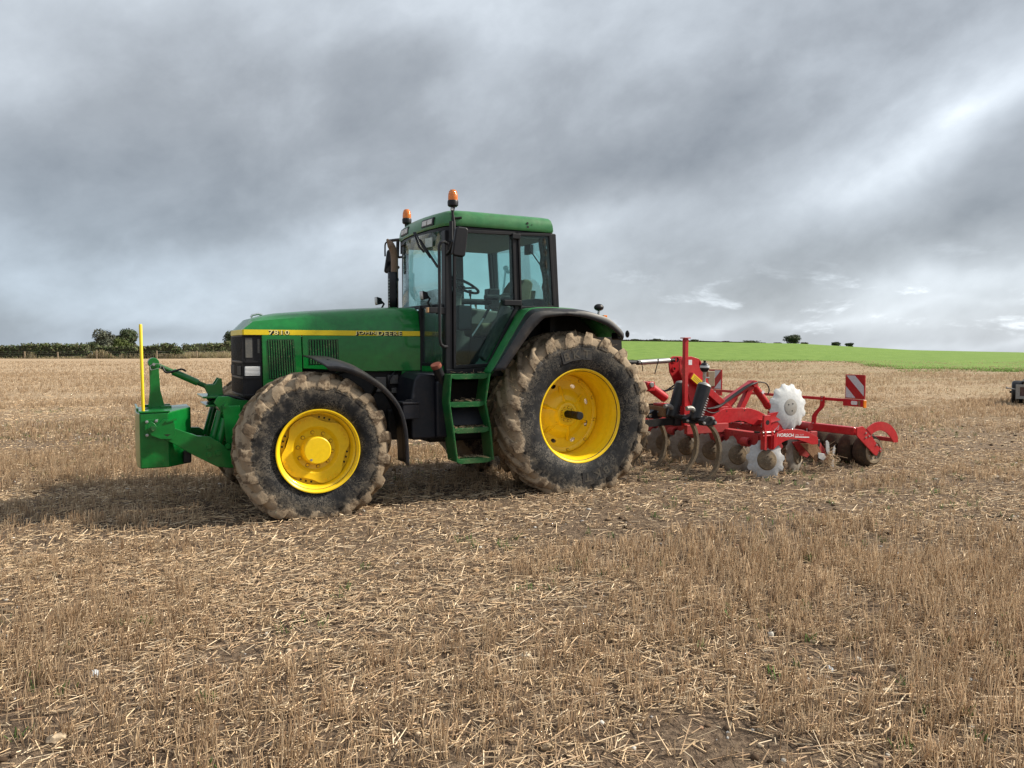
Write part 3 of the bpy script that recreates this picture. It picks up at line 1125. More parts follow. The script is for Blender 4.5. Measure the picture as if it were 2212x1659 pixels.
def ring_text(s, size, radius, y, centre_deg, span_deg, wheel, mat, block_mat, flip=1):
    """raised letters round the side wall, tops outwards, on dark blocks"""
    n = len(s)
    bl, lt = MB(), MB()
    for i, ch in enumerate(s):
        deg = centre_deg - flip * 0 + (i - (n - 1) / 2) * span_deg      # seen from outside, +angle runs towards the front (left)
        a = R(deg)
        # outside view: x runs to the viewer's left, so text reads with growing angle measured from +X towards +Z reversed
        rad = Vector((math.cos(a), 0, math.sin(a)))
        tang = Vector((-math.sin(a), 0, math.cos(a)))
        rt = -tang if tang.x > 0 else -tang
        rt = Vector((math.sin(a), 0, -math.cos(a)))                      # letter's own right-hand direction for a viewer outside
        rt = -rt if rt.cross(rad).y < 0 else rt
        c = rad * radius
        w, h = size * 0.62, size * 0.62
        for k_, sgn in ((bl, 1),):
            vs = []
            for dy in (-0.012, 0.004):
                for p, q in ((-1, -1), (1, -1), (1, 1), (-1, 1)):
                    vs.append(tuple(c + rt * (p * w) + rad * (q * h) + Vector((0, y + dy, 0))))
            k_.add(vs, [(3, 2, 1, 0), (4, 5, 6, 7), (0, 1, 5, 4), (1, 2, 6, 5), (2, 3, 7, 6), (3, 0, 4, 7)])
        me, x0, x1, z0, z1 = text_mesh(ch, 0.1, 0, 0.002)
        sc = size * 0.86 / (z1 - z0)
        vs = [tuple(c + rt * ((v.co.x - (x0 + x1) / 2) * sc * 1.1) + rad * ((v.co.y - (z0 + z1) / 2) * sc) + Vector((0, y + 0.0065, 0))) for v in me.vertices]
        lt.add(vs, [tuple(p.vertices) for p in me.polygons])
        bpy.data.meshes.remove(me)
    link('lettering_block', mesh_of('lettering_block', bl), M[block_mat], wheel)
    link('lettering', mesh_of('lettering', lt), M[mat], wheel)


M['rubber'] = paint('tyre_lettering_rubber', (0.020, 0.021, 0.023), 0.6, 0.2, 12.0)
M['dustrubber'] = paint('dusty_lettering', (0.070, 0.065, 0.056), 0.85, 0.3, 12.0)
TYRE_R = tyre_mat('rear_tyre_rubber', 0.785, 0.9, 0.53)
TYRE_F = tyre_mat('front_tyre_rubber', 0.585, 0.7, 0.40)
TYRE_R_MUDDY = tyre_mat('muddy_tyre_rubber', 0.60, 0.7, 0.40)


def disc_plate(outer, holes, y, thick):
    """flat plate with real holes, facing +Y"""
    bm = bmesh.new()
    edges = []
    for loop in [outer] + holes:
        vs = [bm.verts.new((x, y, z)) for x, z in loop]
        edges += [bm.edges.new((vs[i], vs[(i + 1) % len(vs)])) for i in range(len(vs))]
    bmesh.ops.triangle_fill(bm, use_beauty=True, edges=edges)
    ex = bmesh.ops.extrude_face_region(bm, geom=bm.faces[:])
    bmesh.ops.translate(bm, vec=(0, -thick, 0), verts=[e for e in ex['geom'] if isinstance(e, bmesh.types.BMVert)])
    mb = MB()
    bm.verts.index_update()
    mb.add([tuple(v.co) for v in bm.verts], [tuple(v.index for v in f.verts) for f in bm.faces])
    bm.free()
    return mb


def circ(r, n=40, c=(0, 0), ax=1.0, rot=0.0):
    out = []
    for i in range(n):
        a = 2 * PI * i / n
        x, z = r * math.cos(a), r * ax * math.sin(a)
        out.append((c[0] + x * math.cos(rot) - z * math.sin(rot), c[1] + x * math.sin(rot) + z * math.cos(rot)))
    return out


def bolts(name, n, rad, y, r, h, mat, parent, phase=0.0, sides=6):
    me = mesh_of(name, MB().lathe([(0.0001, h), (r * 0.8, h), (r, h * 0.8), (r, 0), (r * 1.25, 0), (r * 1.25, -0.004)], sides if sides > 6 else 12))
    seat = mesh_of('bolt_shade_ring', MB().lathe([(r * 1.1, 0.003), (r * 1.42, 0.002), (r * 1.5, -0.002)], 14))  # thin dark ring, paints a shaded and dirty outline under each bolt
    for i in range(n):
        a = phase + 2 * PI * i / n
        link(name, me, M[mat], parent, (rad * math.cos(a), y, rad * math.sin(a)))
        link('bolt_shade_ring', seat, M['bolt_shade_dirt'], parent, (rad * math.cos(a), y, rad * math.sin(a)))


def build_rear_wheel(parent, loc, rotx=0.0, letters=True):
    w = holder('rear_wheel', parent, loc)
    tm_ = tyre_mesh(0.945, 0.65, 0.515, 22, 0.038, 0.080, 0.36, 0.842, 4, 0.115)
    link('tyre', mesh_of('tyre', tm_, angle=60, lug_from=tm_.base), TYRE_R, w)
    # barrel: flange, bead seat, stepped drop centre, then back to the inner flange
    prof = [(0.500, 0.268), (0.518, 0.286), (0.527, 0.285), (0.528, 0.277), (0.516, 0.264), (0.500, 0.246), (0.494, 0.215), (0.480, 0.198), (0.474, 0.165),
            (0.470, 0.125), (0.455, 0.105), (0.452, 0.03), (0.450, -0.115), (0.47, -0.15), (0.50, -0.25), (0.527, -0.285)]
    link('rim', mesh_of('rim', MB().lathe(prof, 96)), M['yellow'], w)
    holes = [circ(0.036, 16, (0.335 * math.cos(a), 0.335 * math.sin(a)), 0.62, a + PI / 2) for a in [PI / 8 + i * PI / 4 for i in range(8)]]
    # the centre plate and the cast hub behind it
    pl = disc_plate(circ(0.449, 72), holes + [circ(0.285, 40)], -0.098, 0.012)
    link('wheel_plate', mesh_of('wheel_plate', pl), M['yellow'], w)
    link('wheel_ring', mesh_of('wheel_ring', MB().lathe([(0.451, -0.088), (0.445, -0.080), (0.402, -0.080), (0.392, -0.086), (0.390, -0.099)], 72)), M['yellow'], w)
    cone = [(0.288, -0.100), (0.288, -0.094), (0.270, -0.086), (0.225, -0.050), (0.200, -0.040), (0.165, -0.040), (0.150, -0.030), (0.128, -0.004), (0.112, 0.0),
            (0.100, 0.0), (0.094, -0.006), (0.05, -0.006), (0.0001, -0.006)]
    link('hub', mesh_of('hub', MB().lathe(cone, 56)), M['yellow'], w)
    ribs = MB()
    for i in range(6):
        a = 0.35 + i * PI / 3
        c, s = math.cos(a), math.sin(a)
        vs = []
        for rr, wd, yy in ((0.125, 0.020, -0.022), (0.25, 0.028, -0.055), (0.325, 0.010, -0.086)):
            vs += [(rr * c - wd * s, yy - 0.012, rr * s + wd * c), (rr * c, yy + 0.012, rr * s), (rr * c + wd * s, yy - 0.012, rr * s - wd * c)]
        ribs.add(vs, [(0, 1, 4, 3), (1, 2, 5, 4), (3, 4, 7, 6), (4, 5, 8, 7), (6, 7, 8)])
    link('hub_rib', mesh_of('hub_rib', ribs, angle=20), M['yellow'], w)
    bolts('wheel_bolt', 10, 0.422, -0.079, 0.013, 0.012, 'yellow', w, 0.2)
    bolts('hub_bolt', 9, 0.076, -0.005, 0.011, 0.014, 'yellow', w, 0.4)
    link('axle_shaft', mesh_of('axle_shaft', MB().lathe([(0.043, -0.02), (0.043, 0.16), (0.038, 0.165), (0.038, 0.19), (0.046, 0.195), (0.046, 0.262), (0.040, 0.270), (0.0001, 0.270)], 32)), M['dark'], w)
    if letters:
        ring_text('BKT', 0.105, 0.690, 0.3245, 83, 10.8, w, 'dustrubber', 'rubber')
        ring_text('BKT', 0.105, 0.690, 0.3245, 254, 10.6, w, 'dustrubber', 'rubber')
    straw_on_tyre('straw', 0.945, 0.65, 420, 5, w)
    w.rotation_euler = (0, 0, rotx)
    return w


def build_front_wheel(parent, loc, rotz=0.0):
    w = holder('front_wheel', parent, loc)
    tm_ = tyre_mesh(0.742, 0.52, 0.385, 19, 0.033, 0.076, 0.33, 0.628, 9, 0.105)
    link('tyre', mesh_of('tyre', tm_, angle=60, lug_from=tm_.base), TYRE_F, w)
    prof = [(0.370, 0.248), (0.386, 0.262), (0.396, 0.262), (0.397, 0.254), (0.384, 0.240), (0.372, 0.215), (0.362, 0.198), (0.350, 0.190), (0.344, 0.155),
            (0.336, 0.140), (0.334, 0.05), (0.345, -0.1), (0.38, -0.22), (0.396, -0.262)]
    link('rim', mesh_of('rim', MB().lathe(prof, 96)), M['yellow'], w)
    # four-lobed centre plate, bolted to lugs on the barrel
    out = []
    for i in range(96):
        a = 2 * PI * i / 96
        l = math.cos(4 * (a - R(62)))
        out.append(((0.304 + 0.028 * math.tanh(1.8 * (l + 0.35))) * math.cos(a), (0.304 + 0.028 * math.tanh(1.8 * (l + 0.35))) * math.sin(a)))
    link('wheel_plate', mesh_of('wheel_plate', disc_plate(out, [circ(0.225, 48)], 0.145, 0.012)), M['yellow'], w)
    link('wheel_dish', mesh_of('wheel_dish', MB().lathe([(0.226, 0.145), (0.218, 0.141), (0.196, 0.108), (0.186, 0.104), (0.12, 0.104)], 64)), M['yellow'], w)
    back = MB().lathe([(0.336, 0.098), (0.285, 0.098), (0.28, 0.088)], 72)
    link('rim_lug_ring', mesh_of('rim_lug_ring', back), M['yellow'], w)
    slot = mesh_of('rim_slot', MB().box((-0.008, -0.002, -0.008), (0.008, 0.0015, 0.008)))
    for q in range(4):
        for j in (-1, 0, 1):
            a = R(62 + 45) + q * PI / 2 + j * 0.165
            o = link('rim_slot', slot, M['dark'], w, (0.312 * math.cos(a), 0.1005, 0.312 * math.sin(a)))
            o.rotation_euler = (0, -a, 0)
            a = R(62) + q * PI / 2 + j * 0.165
            link('lobe_bolt', bpy.data.meshes.get('lobe_bolt') or mesh_of('lobe_bolt', MB().lathe([(0.0001, 0.011), (0.009, 0.011), (0.011, 0.008), (0.011, 0)], 10)), M['yellow'], w, (0.303 * math.cos(a), 0.145, 0.303 * math.sin(a)))
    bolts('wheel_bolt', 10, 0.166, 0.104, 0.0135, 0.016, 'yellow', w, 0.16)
    hub = [(0.142, 0.10), (0.142, 0.112), (0.138, 0.118), (0.132, 0.185), (0.128, 0.206), (0.120, 0.213), (0.0001, 0.2135)]
    link('hub', mesh_of('hub', MB().lathe(hub, 56)), M['yellow'], w)
    link('hub_plug', mesh_of('hub_plug', MB().lathe([(0.012, 0.2125), (0.012, 0.217), (0.006, 0.217), (0.006, 0.2145), (0.0001, 0.2145)], 16)), M['steel'], w, (0.062, 0, -0.085))
    mark = MB()
    for a, b in (((0.025, -0.06), (-0.05, 0.012)), ((-0.05, 0.012), (-0.062, 0.006)), ((0.02, 0.055), (0.045, 0.062))):
        mark.bar((a[0], 0.2136, a[1]), (b[0], 0.2136, b[1]), 0.004, 0.002, (0, 1, 0))
    link('cast_mark', mesh_of('cast_mark', mark), M['yellow'], w)
    w.rotation_euler = (0, 0, rotz)
    return w


# ------------------------------------------------------------------ tractor
TR_ROT = R(180 + 27.3)
TR = thing('tractor', 'green farm tractor with yellow wheels and mud caked tyres standing on the stubble', 'tractor', TR_ORG, TR_ROT)
OFF = Vector((0, 0, 0))


def lerp_path(P, n):
    """resample a polyline smoothly (Catmull-Rom)"""
    out = []
    m = len(P)
    for i in range(m - 1):
        p0, p1, p2, p3 = (Vector(P[max(i - 1, 0)]), Vector(P[i]), Vector(P[i + 1]), Vector(P[min(i + 2, m - 1)]))
        for j in range(n):
            t = j / n
            out.append(tuple(0.5 * ((2 * p1) + (p2 - p0) * t + (2 * p0 - 5 * p1 + 4 * p2 - p3) * t * t + (3 * p1 - p0 - 3 * p2 + p3) * t ** 3)))
    out.append(tuple(P[-1]))
    return out


def build_tractor():
    g = TR
    # --- bonnet: lofted top, flat yellow band, louvred side panels
    st = [(3.462, 0.42, 0.40, 1.792, 1.793), (3.41, 0.42, 0.345, 1.85, 1.853), (3.362, 0.42, 0.30, 1.902, 1.906), (3.24, 0.42, 0.300, 1.925, 1.945), (3.10, 0.42, 0.303, 1.945, 1.972),
          (2.76, 0.42, 0.308, 1.975, 2.005), (2.44, 0.42, 0.312, 2.000, 2.030), (2.0, 0.42, 0.318, 2.030, 2.056), (1.80, 0.42, 0.320, 2.040, 2.064), (1.64, 0.42, 0.322, 2.042, 2.064), (1.612, 0.414, 0.318, 2.025, 2.045)]
    rows = []
    for x, w, wi, zc, zt in st:
        zr = 1.792
        half = [(w, zr), (w - (w - wi) * 0.10, zr + (zc - zr) * 0.30), (w - (w - wi) * 0.42, zr + (zc - zr) * 0.72), (wi + 0.012, zc - 0.012), (wi - 0.03, zc + (zt - zc) * 0.25), (wi * 0.5, zc + (zt - zc) * 0.8), (0, zt)]
        row = [(x, y, z) for y, z in half] + [(x, -y, z) for y, z in reversed(half[:-1])]
        rows.append(row)
    b = MB().grid(rows)
    n = len(rows[0])
    b.add(rows[0], [tuple(range(n))])
    b.add(rows[-1], [tuple(range(n))])
    hood = part('bonnet', b, 'green', g, angle=28)
    sub('bonnet_handle', MB().tube([(3.315, -0.05, 1.928), (3.30, -0.05, 1.952), (3.24, -0.05, 1.966), (3.20, -0.05, 1.956)], 0.012, 8), 'chrome', hood)
    plan = [(1.612, 0.424), (3.455, 0.424), (3.470, 0.412), (3.486, 0.2), (3.490, 0), (3.486, -0.2), (3.470, -0.412), (3.455, -0.424), (1.612, -0.424)]
    band = part('bonnet_stripe', MB().prism_z(plan, 1.738, 1.7915), 'yellow_plain', g, bevel=0.003)
    for dx, dz, mat_, y in ((-0.006, -0.006, 'black', 0.4242), (0, 0, 'letter', 0.4250)):
        side_text('model_number', '7810', 3.222 + dx, 3.018 + dx, 1.742 + dz, 1.789 + dz, y, mat_, band, bold=0.011 if mat_ == 'black' else 0.0018, spacing=1.15)
        side_text('maker_name', 'JOHN', 2.345 + dx, 2.118 + dx, 1.7425 + dz, 1.788 + dz, y, mat_, band, bold=0.011 if mat_ == 'black' else 0.0012, spacing=1.15)
        side_text('maker_name', 'DEERE', 2.098 + dx, 1.832 + dx, 1.7425 + dz, 1.788 + dz, y, mat_, band, bold=0.011 if mat_ == 'black' else 0.0012, spacing=1.15)
    sub('name_divider', MB().box((2.102, 0.424, 1.739), (2.112, 0.4256, 1.791)), 'letter', band)
    # side panels on both sides
    for s in (1, -1):
        def P(name, poly, y0, y1, mat, par=g, **kw):
            return part(name, MB().prism(poly, s * y0, s * y1), mat, par, **kw)
        fp = P('front_side_panel', [(2.902, 1.736), (3.288, 1.736), (3.278, 1.20), (2.895, 1.36)], 0.40, 0.4275, 'green', bevel=0.006)
        rp = P('rear_side_panel', [(1.612, 1.736), (2.892, 1.736), (2.885, 1.40), (2.16, 1.362), (1.612, 1.362)], 0.40, 0.4275, 'green', bevel=0.006)
        lp = P('lower_side_panel', [(1.60, 1.357), (1.832, 1.357), (1.832, 1.09), (1.62, 1.09)], 0.395, 0.424, 'green', bevel=0.004)
        for (x0, x1, x0b, x1b, z0, z1), par in (((2.975, 3.235, 2.955, 3.222, 1.30, 1.695), fp), ((2.525, 2.828, 2.515, 2.822, 1.44, 1.697), rp)):
            sub('louvre_recess', MB().prism([(x0, z1), (x1, z1), (x1b, z0), (x0b, z0)], s * 0.4268, s * 0.4284), 'dark', par)
            nl = 11
            for i in range(nl):
                f = (i + 0.5) / nl
                xt, xb = x0 + (x1 - x0) * f, x0b + (x1b - x0b) * f
                w = (x1 - x0) / nl * 0.27
                sub('louvre', MB().prism([(xt - w, z1 - 0.006), (xt + w, z1 - 0.006), (xb + w, z0 + 0.006), (xb - w, z0 + 0.006)], s * 0.4284, s * 0.4345), 'green_worn', par, bevel=0.002)
    # --- nose grille
    plan = [(3.292, 0.414), (3.452, 0.414), (3.468, 0.40), (3.482, 0.2), (3.485, 0.0), (3.482, -0.2), (3.468, -0.40), (3.452, -0.414), (3.292, -0.414)]
    gr = part('grille', MB().prism_z([(x - 0.012, y * 0.97) for x, y in plan], 1.13, 1.737), 'black', g, bevel=0.008)
    for z0, z1 in ((1.725, 1.736), (1.462, 1.482), (1.305, 1.325), (1.13, 1.15)):
        sub('grille_band', MB().prism_z(plan, z0, z1), 'black', gr, bevel=0.003)
    for i in range(26):
        y = -0.395 + 0.79 * i / 25
        xx = 3.484 - 0.012 * (abs(y) / 0.4) ** 2
        sub('grille_slat', MB().box((xx - 0.03, y - 0.004, 1.15), (xx - 0.002, y + 0.004, 1.725)), 'black', gr)
    for s in (1, -1):
        sub('grille_screen', MB().box((3.375, s * 0.4015, 1.515), (3.440, s * 0.4045, 1.71)), 'screen', gr)
        sub('grille_screen', MB().box((3.305, s * 0.4015, 1.56), (3.325, s * 0.4045, 1.70)), 'screen', gr)
        hl = sub('headlamp', MB().box((3.302, s * 0.400, 1.333), (3.452, s * 0.4165, 1.428)), 'lamp', gr, bevel=0.008)
        sub('lamp_surround', MB().box((3.455, s * 0.24 - 0.13, 1.335), (3.4815, s * 0.24 + 0.13, 1.43)), 'dark', gr, bevel=0.006)
    # --- engine, frame, axles (dark masses behind the panels)
    eng = part('engine', MB().box((1.45, -0.36, 0.72), (3.26, 0.36, 1.70)), 'dark', g, bevel=0.02)
    for x0, x1, z0, z1, y in ((2.0, 2.12, 1.14, 1.3, 0.40), (1.86, 1.98, 1.22, 1.32, 0.39), (1.88, 1.94, 1.12, 1.18, 0.40)):
        sub('engine_block', MB().box((x0, 0.3, z0), (x1, y, z1)), 'steel_dark', eng, bevel=0.008)
    sub('hose', MB().tube(lerp_path([(1.96, 0.385, 1.16), (1.97, 0.40, 1.26), (1.92, 0.40, 1.34), (1.87, 0.37, 1.35)], 5), 0.011, 8), 'black', eng)
    sub('engine_guard', MB().box((1.50, 0.10, 0.62), (2.0, 0.45, 0.95)), 'dark', eng, bevel=0.02)
    fa = part('front_axle', MB().tube([(2.9, -0.66, 0.64), (2.9, -0.3, 0.62), (2.9, 0.3, 0.62), (2.9, 0.66, 0.64)], [0.16, 0.11, 0.11, 0.16], 14), 'green_worn', g)
    sub('axle_support', MB().box((2.55, -0.24, 0.62), (3.42, 0.24, 0.98)), 'dark', fa, bevel=0.02)
    part('transmission', MB().box((-0.35, -0.32, 0.55), (1.5, 0.32, 1.25)), 'dark', g, bevel=0.04)
    part('rear_axle', MB().tube([(0, -0.80, 0.855), (0, -0.45, 0.855), (0, 0.45, 0.855), (0, 0.80, 0.855)], [0.11, 0.17, 0.17, 0.11], 16), 'dark', g)
    # --- wheels
    fw = build_front_wheel(g, (2.90, 0.87, 0.642))
    bw = build_rear_wheel(g, (0, 0.848, 0.855))
    fo = copy_tree(fw, g, (2.93, -1.02, 0.642))
    fo.rotation_euler = (0, 0, PI)
    ro = copy_tree(bw, g, (0, -0.848, 0.855))
    ro.rotation_euler = (0, 0, PI)
    # --- front mudguards
    L = [(2.80, 1.398), (2.67, 1.386), (2.56, 1.352), (2.45, 1.30), (2.29, 1.19), (2.15, 1.03), (2.085, 0.86), (2.062, 0.66), (2.055, 0.46)]
    Rg = [(2.86, 1.462), (2.72, 1.462), (2.585, 1.43), (2.462, 1.378), (2.275, 1.25), (2.115, 1.065), (2.04, 0.87), (2.014, 0.66), (2.006, 0.44)]
    In = [(2.955, 1.535), (2.73, 1.525), (2.59, 1.485), (2.455, 1.42), (2.25, 1.275), (2.085, 1.08), (2.005, 0.87), (1.985, 0.66), (1.975, 0.44)]
    for s in (1, -1):
        rows = []
        for (P, y) in ((L, 1.165), ([((a[0] * .35 + c[0] * .65), (a[1] * .35 + c[1] * .65)) for a, c in zip(L, Rg)], 1.16), (Rg, 1.12), ([((a[0] + c[0]) / 2, (a[1] + c[1]) / 2 + 0.012) for a, c in zip(Rg, In)], 0.92), (In, 0.70)):
            rows.append(lerp_path([(x, s * y, z) for x, z in P], 4))
        fm = part('front_mudguard', MB().grid(rows), 'black_dusty', g, solid=0.010, angle=50)
        sub('mudguard_bracket', MB().tube([(2.62, s * 0.55, 1.10), (2.62, s * 0.74, 1.36), (2.55, s * 0.95, 1.40)], 0.018, 8), 'dark', fm)
        sub('mudguard_bracket', MB().tube([(2.25, s * 0.55, 1.05), (2.22, s * 0.74, 1.20)], 0.018, 8), 'dark', fm)
        sub('mudguard_plate', MB().prism([(2.78, 1.503), (2.62, 1.468), (2.625, 1.459), (2.785, 1.495)], s * 0.86, s * 1.0), 'black', fm)
    # --- rear fenders: green shell, black flare with a turned-down lip
    path = [(1.045, 1.345), (0.955, 1.475), (0.83, 1.675), (0.70, 1.875), (0.625, 1.985), (0.56, 2.035), (0.44, 2.052), (0.22, 2.055), (0.0, 2.045), (-0.20, 2.01), (-0.38, 1.945), (-0.54, 1.83), (-0.62, 1.74)]
    outer = [(1.075, 1.375), (0.97, 1.52), (0.85, 1.69), (0.73, 1.86), (0.645, 1.955), (0.56, 1.992), (0.44, 2.005), (0.22, 2.012), (-0.02, 2.008), (-0.20, 1.975), (-0.35, 1.932), (-0.49, 1.83), (-0.545, 1.77)]
    low = [(0.975, 1.378), (0.89, 1.49), (0.77, 1.645), (0.66, 1.78), (0.575, 1.865), (0.50, 1.925), (0.40, 1.942), (0.21, 1.960), (-0.02, 1.940), (-0.20, 1.895), (-0.33, 1.845), (-0.46, 1.765), (-0.525, 1.70)]
    for s in (1, -1):
        sm = lambda P, y: lerp_path([(x, s * y, z) for x, z in P], 3)
        fe = part('rear_fender', MB().grid([sm(path, 0.48), sm(path, 0.78), sm(path, 0.985), sm([(x - 0.004, z - 0.02) for x, z in path], 1.0)]), 'green_dusty', g, solid=0.008, angle=50)
        sub('fender_flare', MB().grid([sm([(x - 0.006, z - 0.012) for x, z in path], 0.985), sm([(a[0] * .5 + c[0] * .5, a[1] * .5 + c[1] * .5 + 0.004) for a, c in zip(path, outer)], 1.07), sm(outer, 1.158), sm([((a[0] + c[0]) / 2, (a[1] + c[1]) / 2) for a, c in zip(outer, low)], 1.178), sm(low, 1.176)]), 'black_dusty', fe, solid=0.012, angle=40)
        sub('fender_side', MB().prism([(1.045, 1.345), (0.83, 1.675), (0.625, 1.985), (0.44, 2.045), (0.0, 2.05), (-0.38, 2.0), (-0.75, 1.90), (-0.98, 1.84), (-1.0, 1.5), (-0.7, 1.2), (0.6, 1.2)], s * 0.47, s * 0.50), 'dark', fe)
        wl = sub('fender_work_lamp', MB().ball((-0.35, s * 0.95, 2.072), 0.06, 14, 10, (1.0, 0.8, 0.68)), 'black', fe)
        sub('lamp_foot', MB().tube([(-0.35, s * 0.95, 2.03), (-0.34, s * 0.95, 1.965)], 0.014, 8), 'steel', fe)
        sub('marker_lamp', MB().box((-0.455, s * 0.97, 1.925), (-0.405, s * 0.92, 1.985)), 'orange', fe, bevel=0.006)
        sub('lamp_base', MB().box((-0.40, s * 0.975, 1.935), (-0.34, s * 0.915, 1.98)), 'green_dusty', fe, bevel=0.006)
        sub('tail_lamp', MB().box((-0.66, s * 1.0, 1.70), (-0.58, s * 0.86, 1.80)), 'black', fe, bevel=0.02)
        sub('tail_lens', MB().lathe([(0.0001, 0.03), (0.018, 0.025), (0.02, 0)], 14, (-0.62, s * 1.0 - (0.0 if s > 0 else 0.03), 1.755)), 'chrome', fe)
        sub('marker_mirror', MB().ball((-0.70, s * 1.02, 1.77), 0.036, 12, 8, (0.6, 0.9, 1.2)), 'black', fe)
    # --- cab frame
    roof_plan = [(0.145, 0.74), (0.18, 0.795), (1.25, 0.800), (1.40, 0.775), (1.455, 0.70), (1.495, 0.45), (1.515, 0.2), (1.52, 0.0)]
    roof_plan = roof_plan + [(x, -y) for x, y in reversed(roof_plan[:-1])]
    rf = MB()
    cx = 0.82

    def scaled(f, dz=0):
        return [(cx + (x - cx) * f, y * f) for x, y in roof_plan]
    n = len(roof_plan)
    lev = [(1.0, 2.902), (1.012, 2.925), (1.005, 2.985), (0.985, 3.035), (0.95, 3.062), (0.86, 3.082), (0.55, 3.105), (0.1, 3.112)]
    vs, fs = [], []
    for f, z in lev:
        vs += [(x, y, z) for x, y in scaled(f)]
    for i in range(len(lev) - 1):
        for j in range(n):
            fs.append((i * n + j, i * n + (j + 1) % n, (i + 1) * n + (j + 1) % n, (i + 1) * n + j))
    fs += [tuple(range(n - 1, -1, -1)), tuple((len(lev) - 1) * n + j for j in range(n))]
    roof = part('roof', MB().add(vs, fs), 'green_roof', g, angle=30)
    sub('roof_lining', MB().prism_z([(cx + (x - cx) * 0.985, y * 0.985) for x, y in roof_plan], 2.845, 2.9005), 'black', roof, bevel=0.01)
    sub('headlining', MB().prism_z([(cx + (x - cx) * 0.93, y * 0.93) for x, y in roof_plan], 2.83, 2.8445), 'headlining', roof)
    for x, z, r in ((0.50, 2.985, 0.013), (0.495, 2.945, 0.013), (0.445, 2.972, 0.005)):
        sub('roof_hole', MB().lathe([(0.0001, 0.004), (r, 0.004), (r, 0)], 14, (x, 0.8025, z)), 'dark', roof)
    for y0, y1, x0, x1 in ((0.22, 0.52, 1.517, 1.498), (-0.52, -0.22, 1.498, 1.517)):
        def P2(t, z, d):                                            # on the curved front of the roof
            y = y0 + (y1 - y0) * t
            x = x0 + (x1 - x0) * t + d
            return (x, y, z)
        f = MB().add([P2(0, 2.935, -.02), P2(1, 2.935, -.02), P2(1, 3.02, -.03), P2(0, 3.02, -.03), P2(0, 2.935, .012), P2(1, 2.935, .012), P2(1, 3.02, .002), P2(0, 3.02, .002)],
                     [(3, 2, 1, 0), (4, 5, 6, 7), (0, 1, 5, 4), (1, 2, 6, 5), (2, 3, 7, 6), (3, 0, 4, 7)])
        lf = sub('roof_lamp_frame', f, 'black', roof, bevel=0.004)
        for a, b_ in ((0.08, 0.47), (0.53, 0.92)):
            f = MB().add([P2(a, 2.95, .008), P2(b_, 2.95, .008), P2(b_, 3.005, .001), P2(a, 3.005, .001), P2(a, 2.95, .016), P2(b_, 2.95, .016), P2(b_, 3.005, .009), P2(a, 3.005, .009)],
                         [(3, 2, 1, 0), (4, 5, 6, 7), (0, 1, 5, 4), (1, 2, 6, 5), (2, 3, 7, 6), (3, 0, 4, 7)])
            sub('roof_lamp', f, 'lamp', roof, bevel=0.003)
    for s in (1, -1):
        yo, yi, xa, xb = (0.80, 0.68, 1.395, 1.478) if s > 0 else (0.72, 0.63, 1.365, 1.432)
        part('front_pillar', MB().prism_x([(s * yo, 1.36), (s * yo, 2.0), (s * (yo - .01), 2.85), (s * yi, 2.85), (s * yi, 2.0), (s * yi, 1.36)], xa, xb), 'black', g, bevel=0.012)
        part('rear_pillar', MB().prism([(0.215, 2.895), (0.130, 2.895), (0.082, 2.045), (0.150, 2.045)], s * 0.70, s * 0.800), 'black', g, bevel=0.012)
        part('middle_pillar', MB().prism([(0.70, 2.85), (0.60, 2.85), (0.58, 2.03), (0.68, 2.03)], s * 0.735, s * 0.79), 'black', g, bevel=0.008)
        # door: frame, glass, handle block, hinges
        do = [(1.392, 2.862), (0.655, 2.880), (0.625, 2.03), (0.968, 1.405), (1.392, 1.385)]
        di = [(1.358, 2.825), (0.692, 2.842), (0.660, 2.045), (0.990, 1.442), (1.362, 1.425)]
        dr = part('door_frame', MB().ring(do, di, s * 0.775, s * 0.812), 'black', g, bevel=0.006)
        sub('door_glass', MB().prism([(1.368, 2.835), (0.685, 2.850), (0.652, 2.045), (0.985, 1.437), (1.368, 1.42)], s * 0.790, s * 0.796), 'glass', dr)
        sub('door_handle', MB().box((0.59, s * 0.785, 2.07), (0.805, s * 0.845, 2.135)), 'black', dr, bevel=0.010)
        sub('hinge', MB().box((0.60, s * 0.785, 2.80), (0.70, s * 0.835, 2.86)), 'black', dr, bevel=0.008)
        so = [(0.618, 2.872), (0.195, 2.893), (0.128, 2.052), (0.585, 2.032)]
        si = [(0.592, 2.842), (0.226, 2.860), (0.168, 2.085), (0.566, 2.070)]
        sw = part('side_window_frame', MB().ring(so, si, s * 0.778, s * 0.808), 'black', g, bevel=0.006)
        sub('side_window', MB().prism([(0.598, 2.85), (0.22, 2.868), (0.16, 2.078), (0.56, 2.062)], s * 0.790, s * 0.796), 'glass', sw)
        part('door_sill', MB().prism([(1.475, 1.383), (0.97, 1.400), (1.02, 1.335), (1.475, 1.335)], s * 0.70, s * 0.808), 'black', g, bevel=0.008)
        # corner window beside the bonnet
        a, b_ = Vector((1.470, s * 0.735, 0)), Vector((1.600, s * 0.405, 0))
        fr = MB()
        for z in (1.432, 2.055):
            fr.bar((a.x, a.y, z), (b_.x, b_.y, z), 0.035, 0.035)
        fr.bar((b_.x, b_.y, 1.36), (b_.x, b_.y, 2.07), 0.05, 0.05, (1, 0, 0))
        lw = part('corner_window_frame', fr, 'black', g, bevel=0.004)
        sub('corner_window', MB().bar((a.x, a.y, 1.742), (b_.x, b_.y, 1.742), 0.006, 0.60), 'glass', lw)
        part('cowl_panel', MB().bar((a.x - 0.005, a.y, 1.390), (b_.x, b_.y, 1.390), 0.03, 0.066), 'green', g)
    # windscreen: a bowed sheet between the front pillars
    ys = np.linspace(-0.66, 0.70, 13)

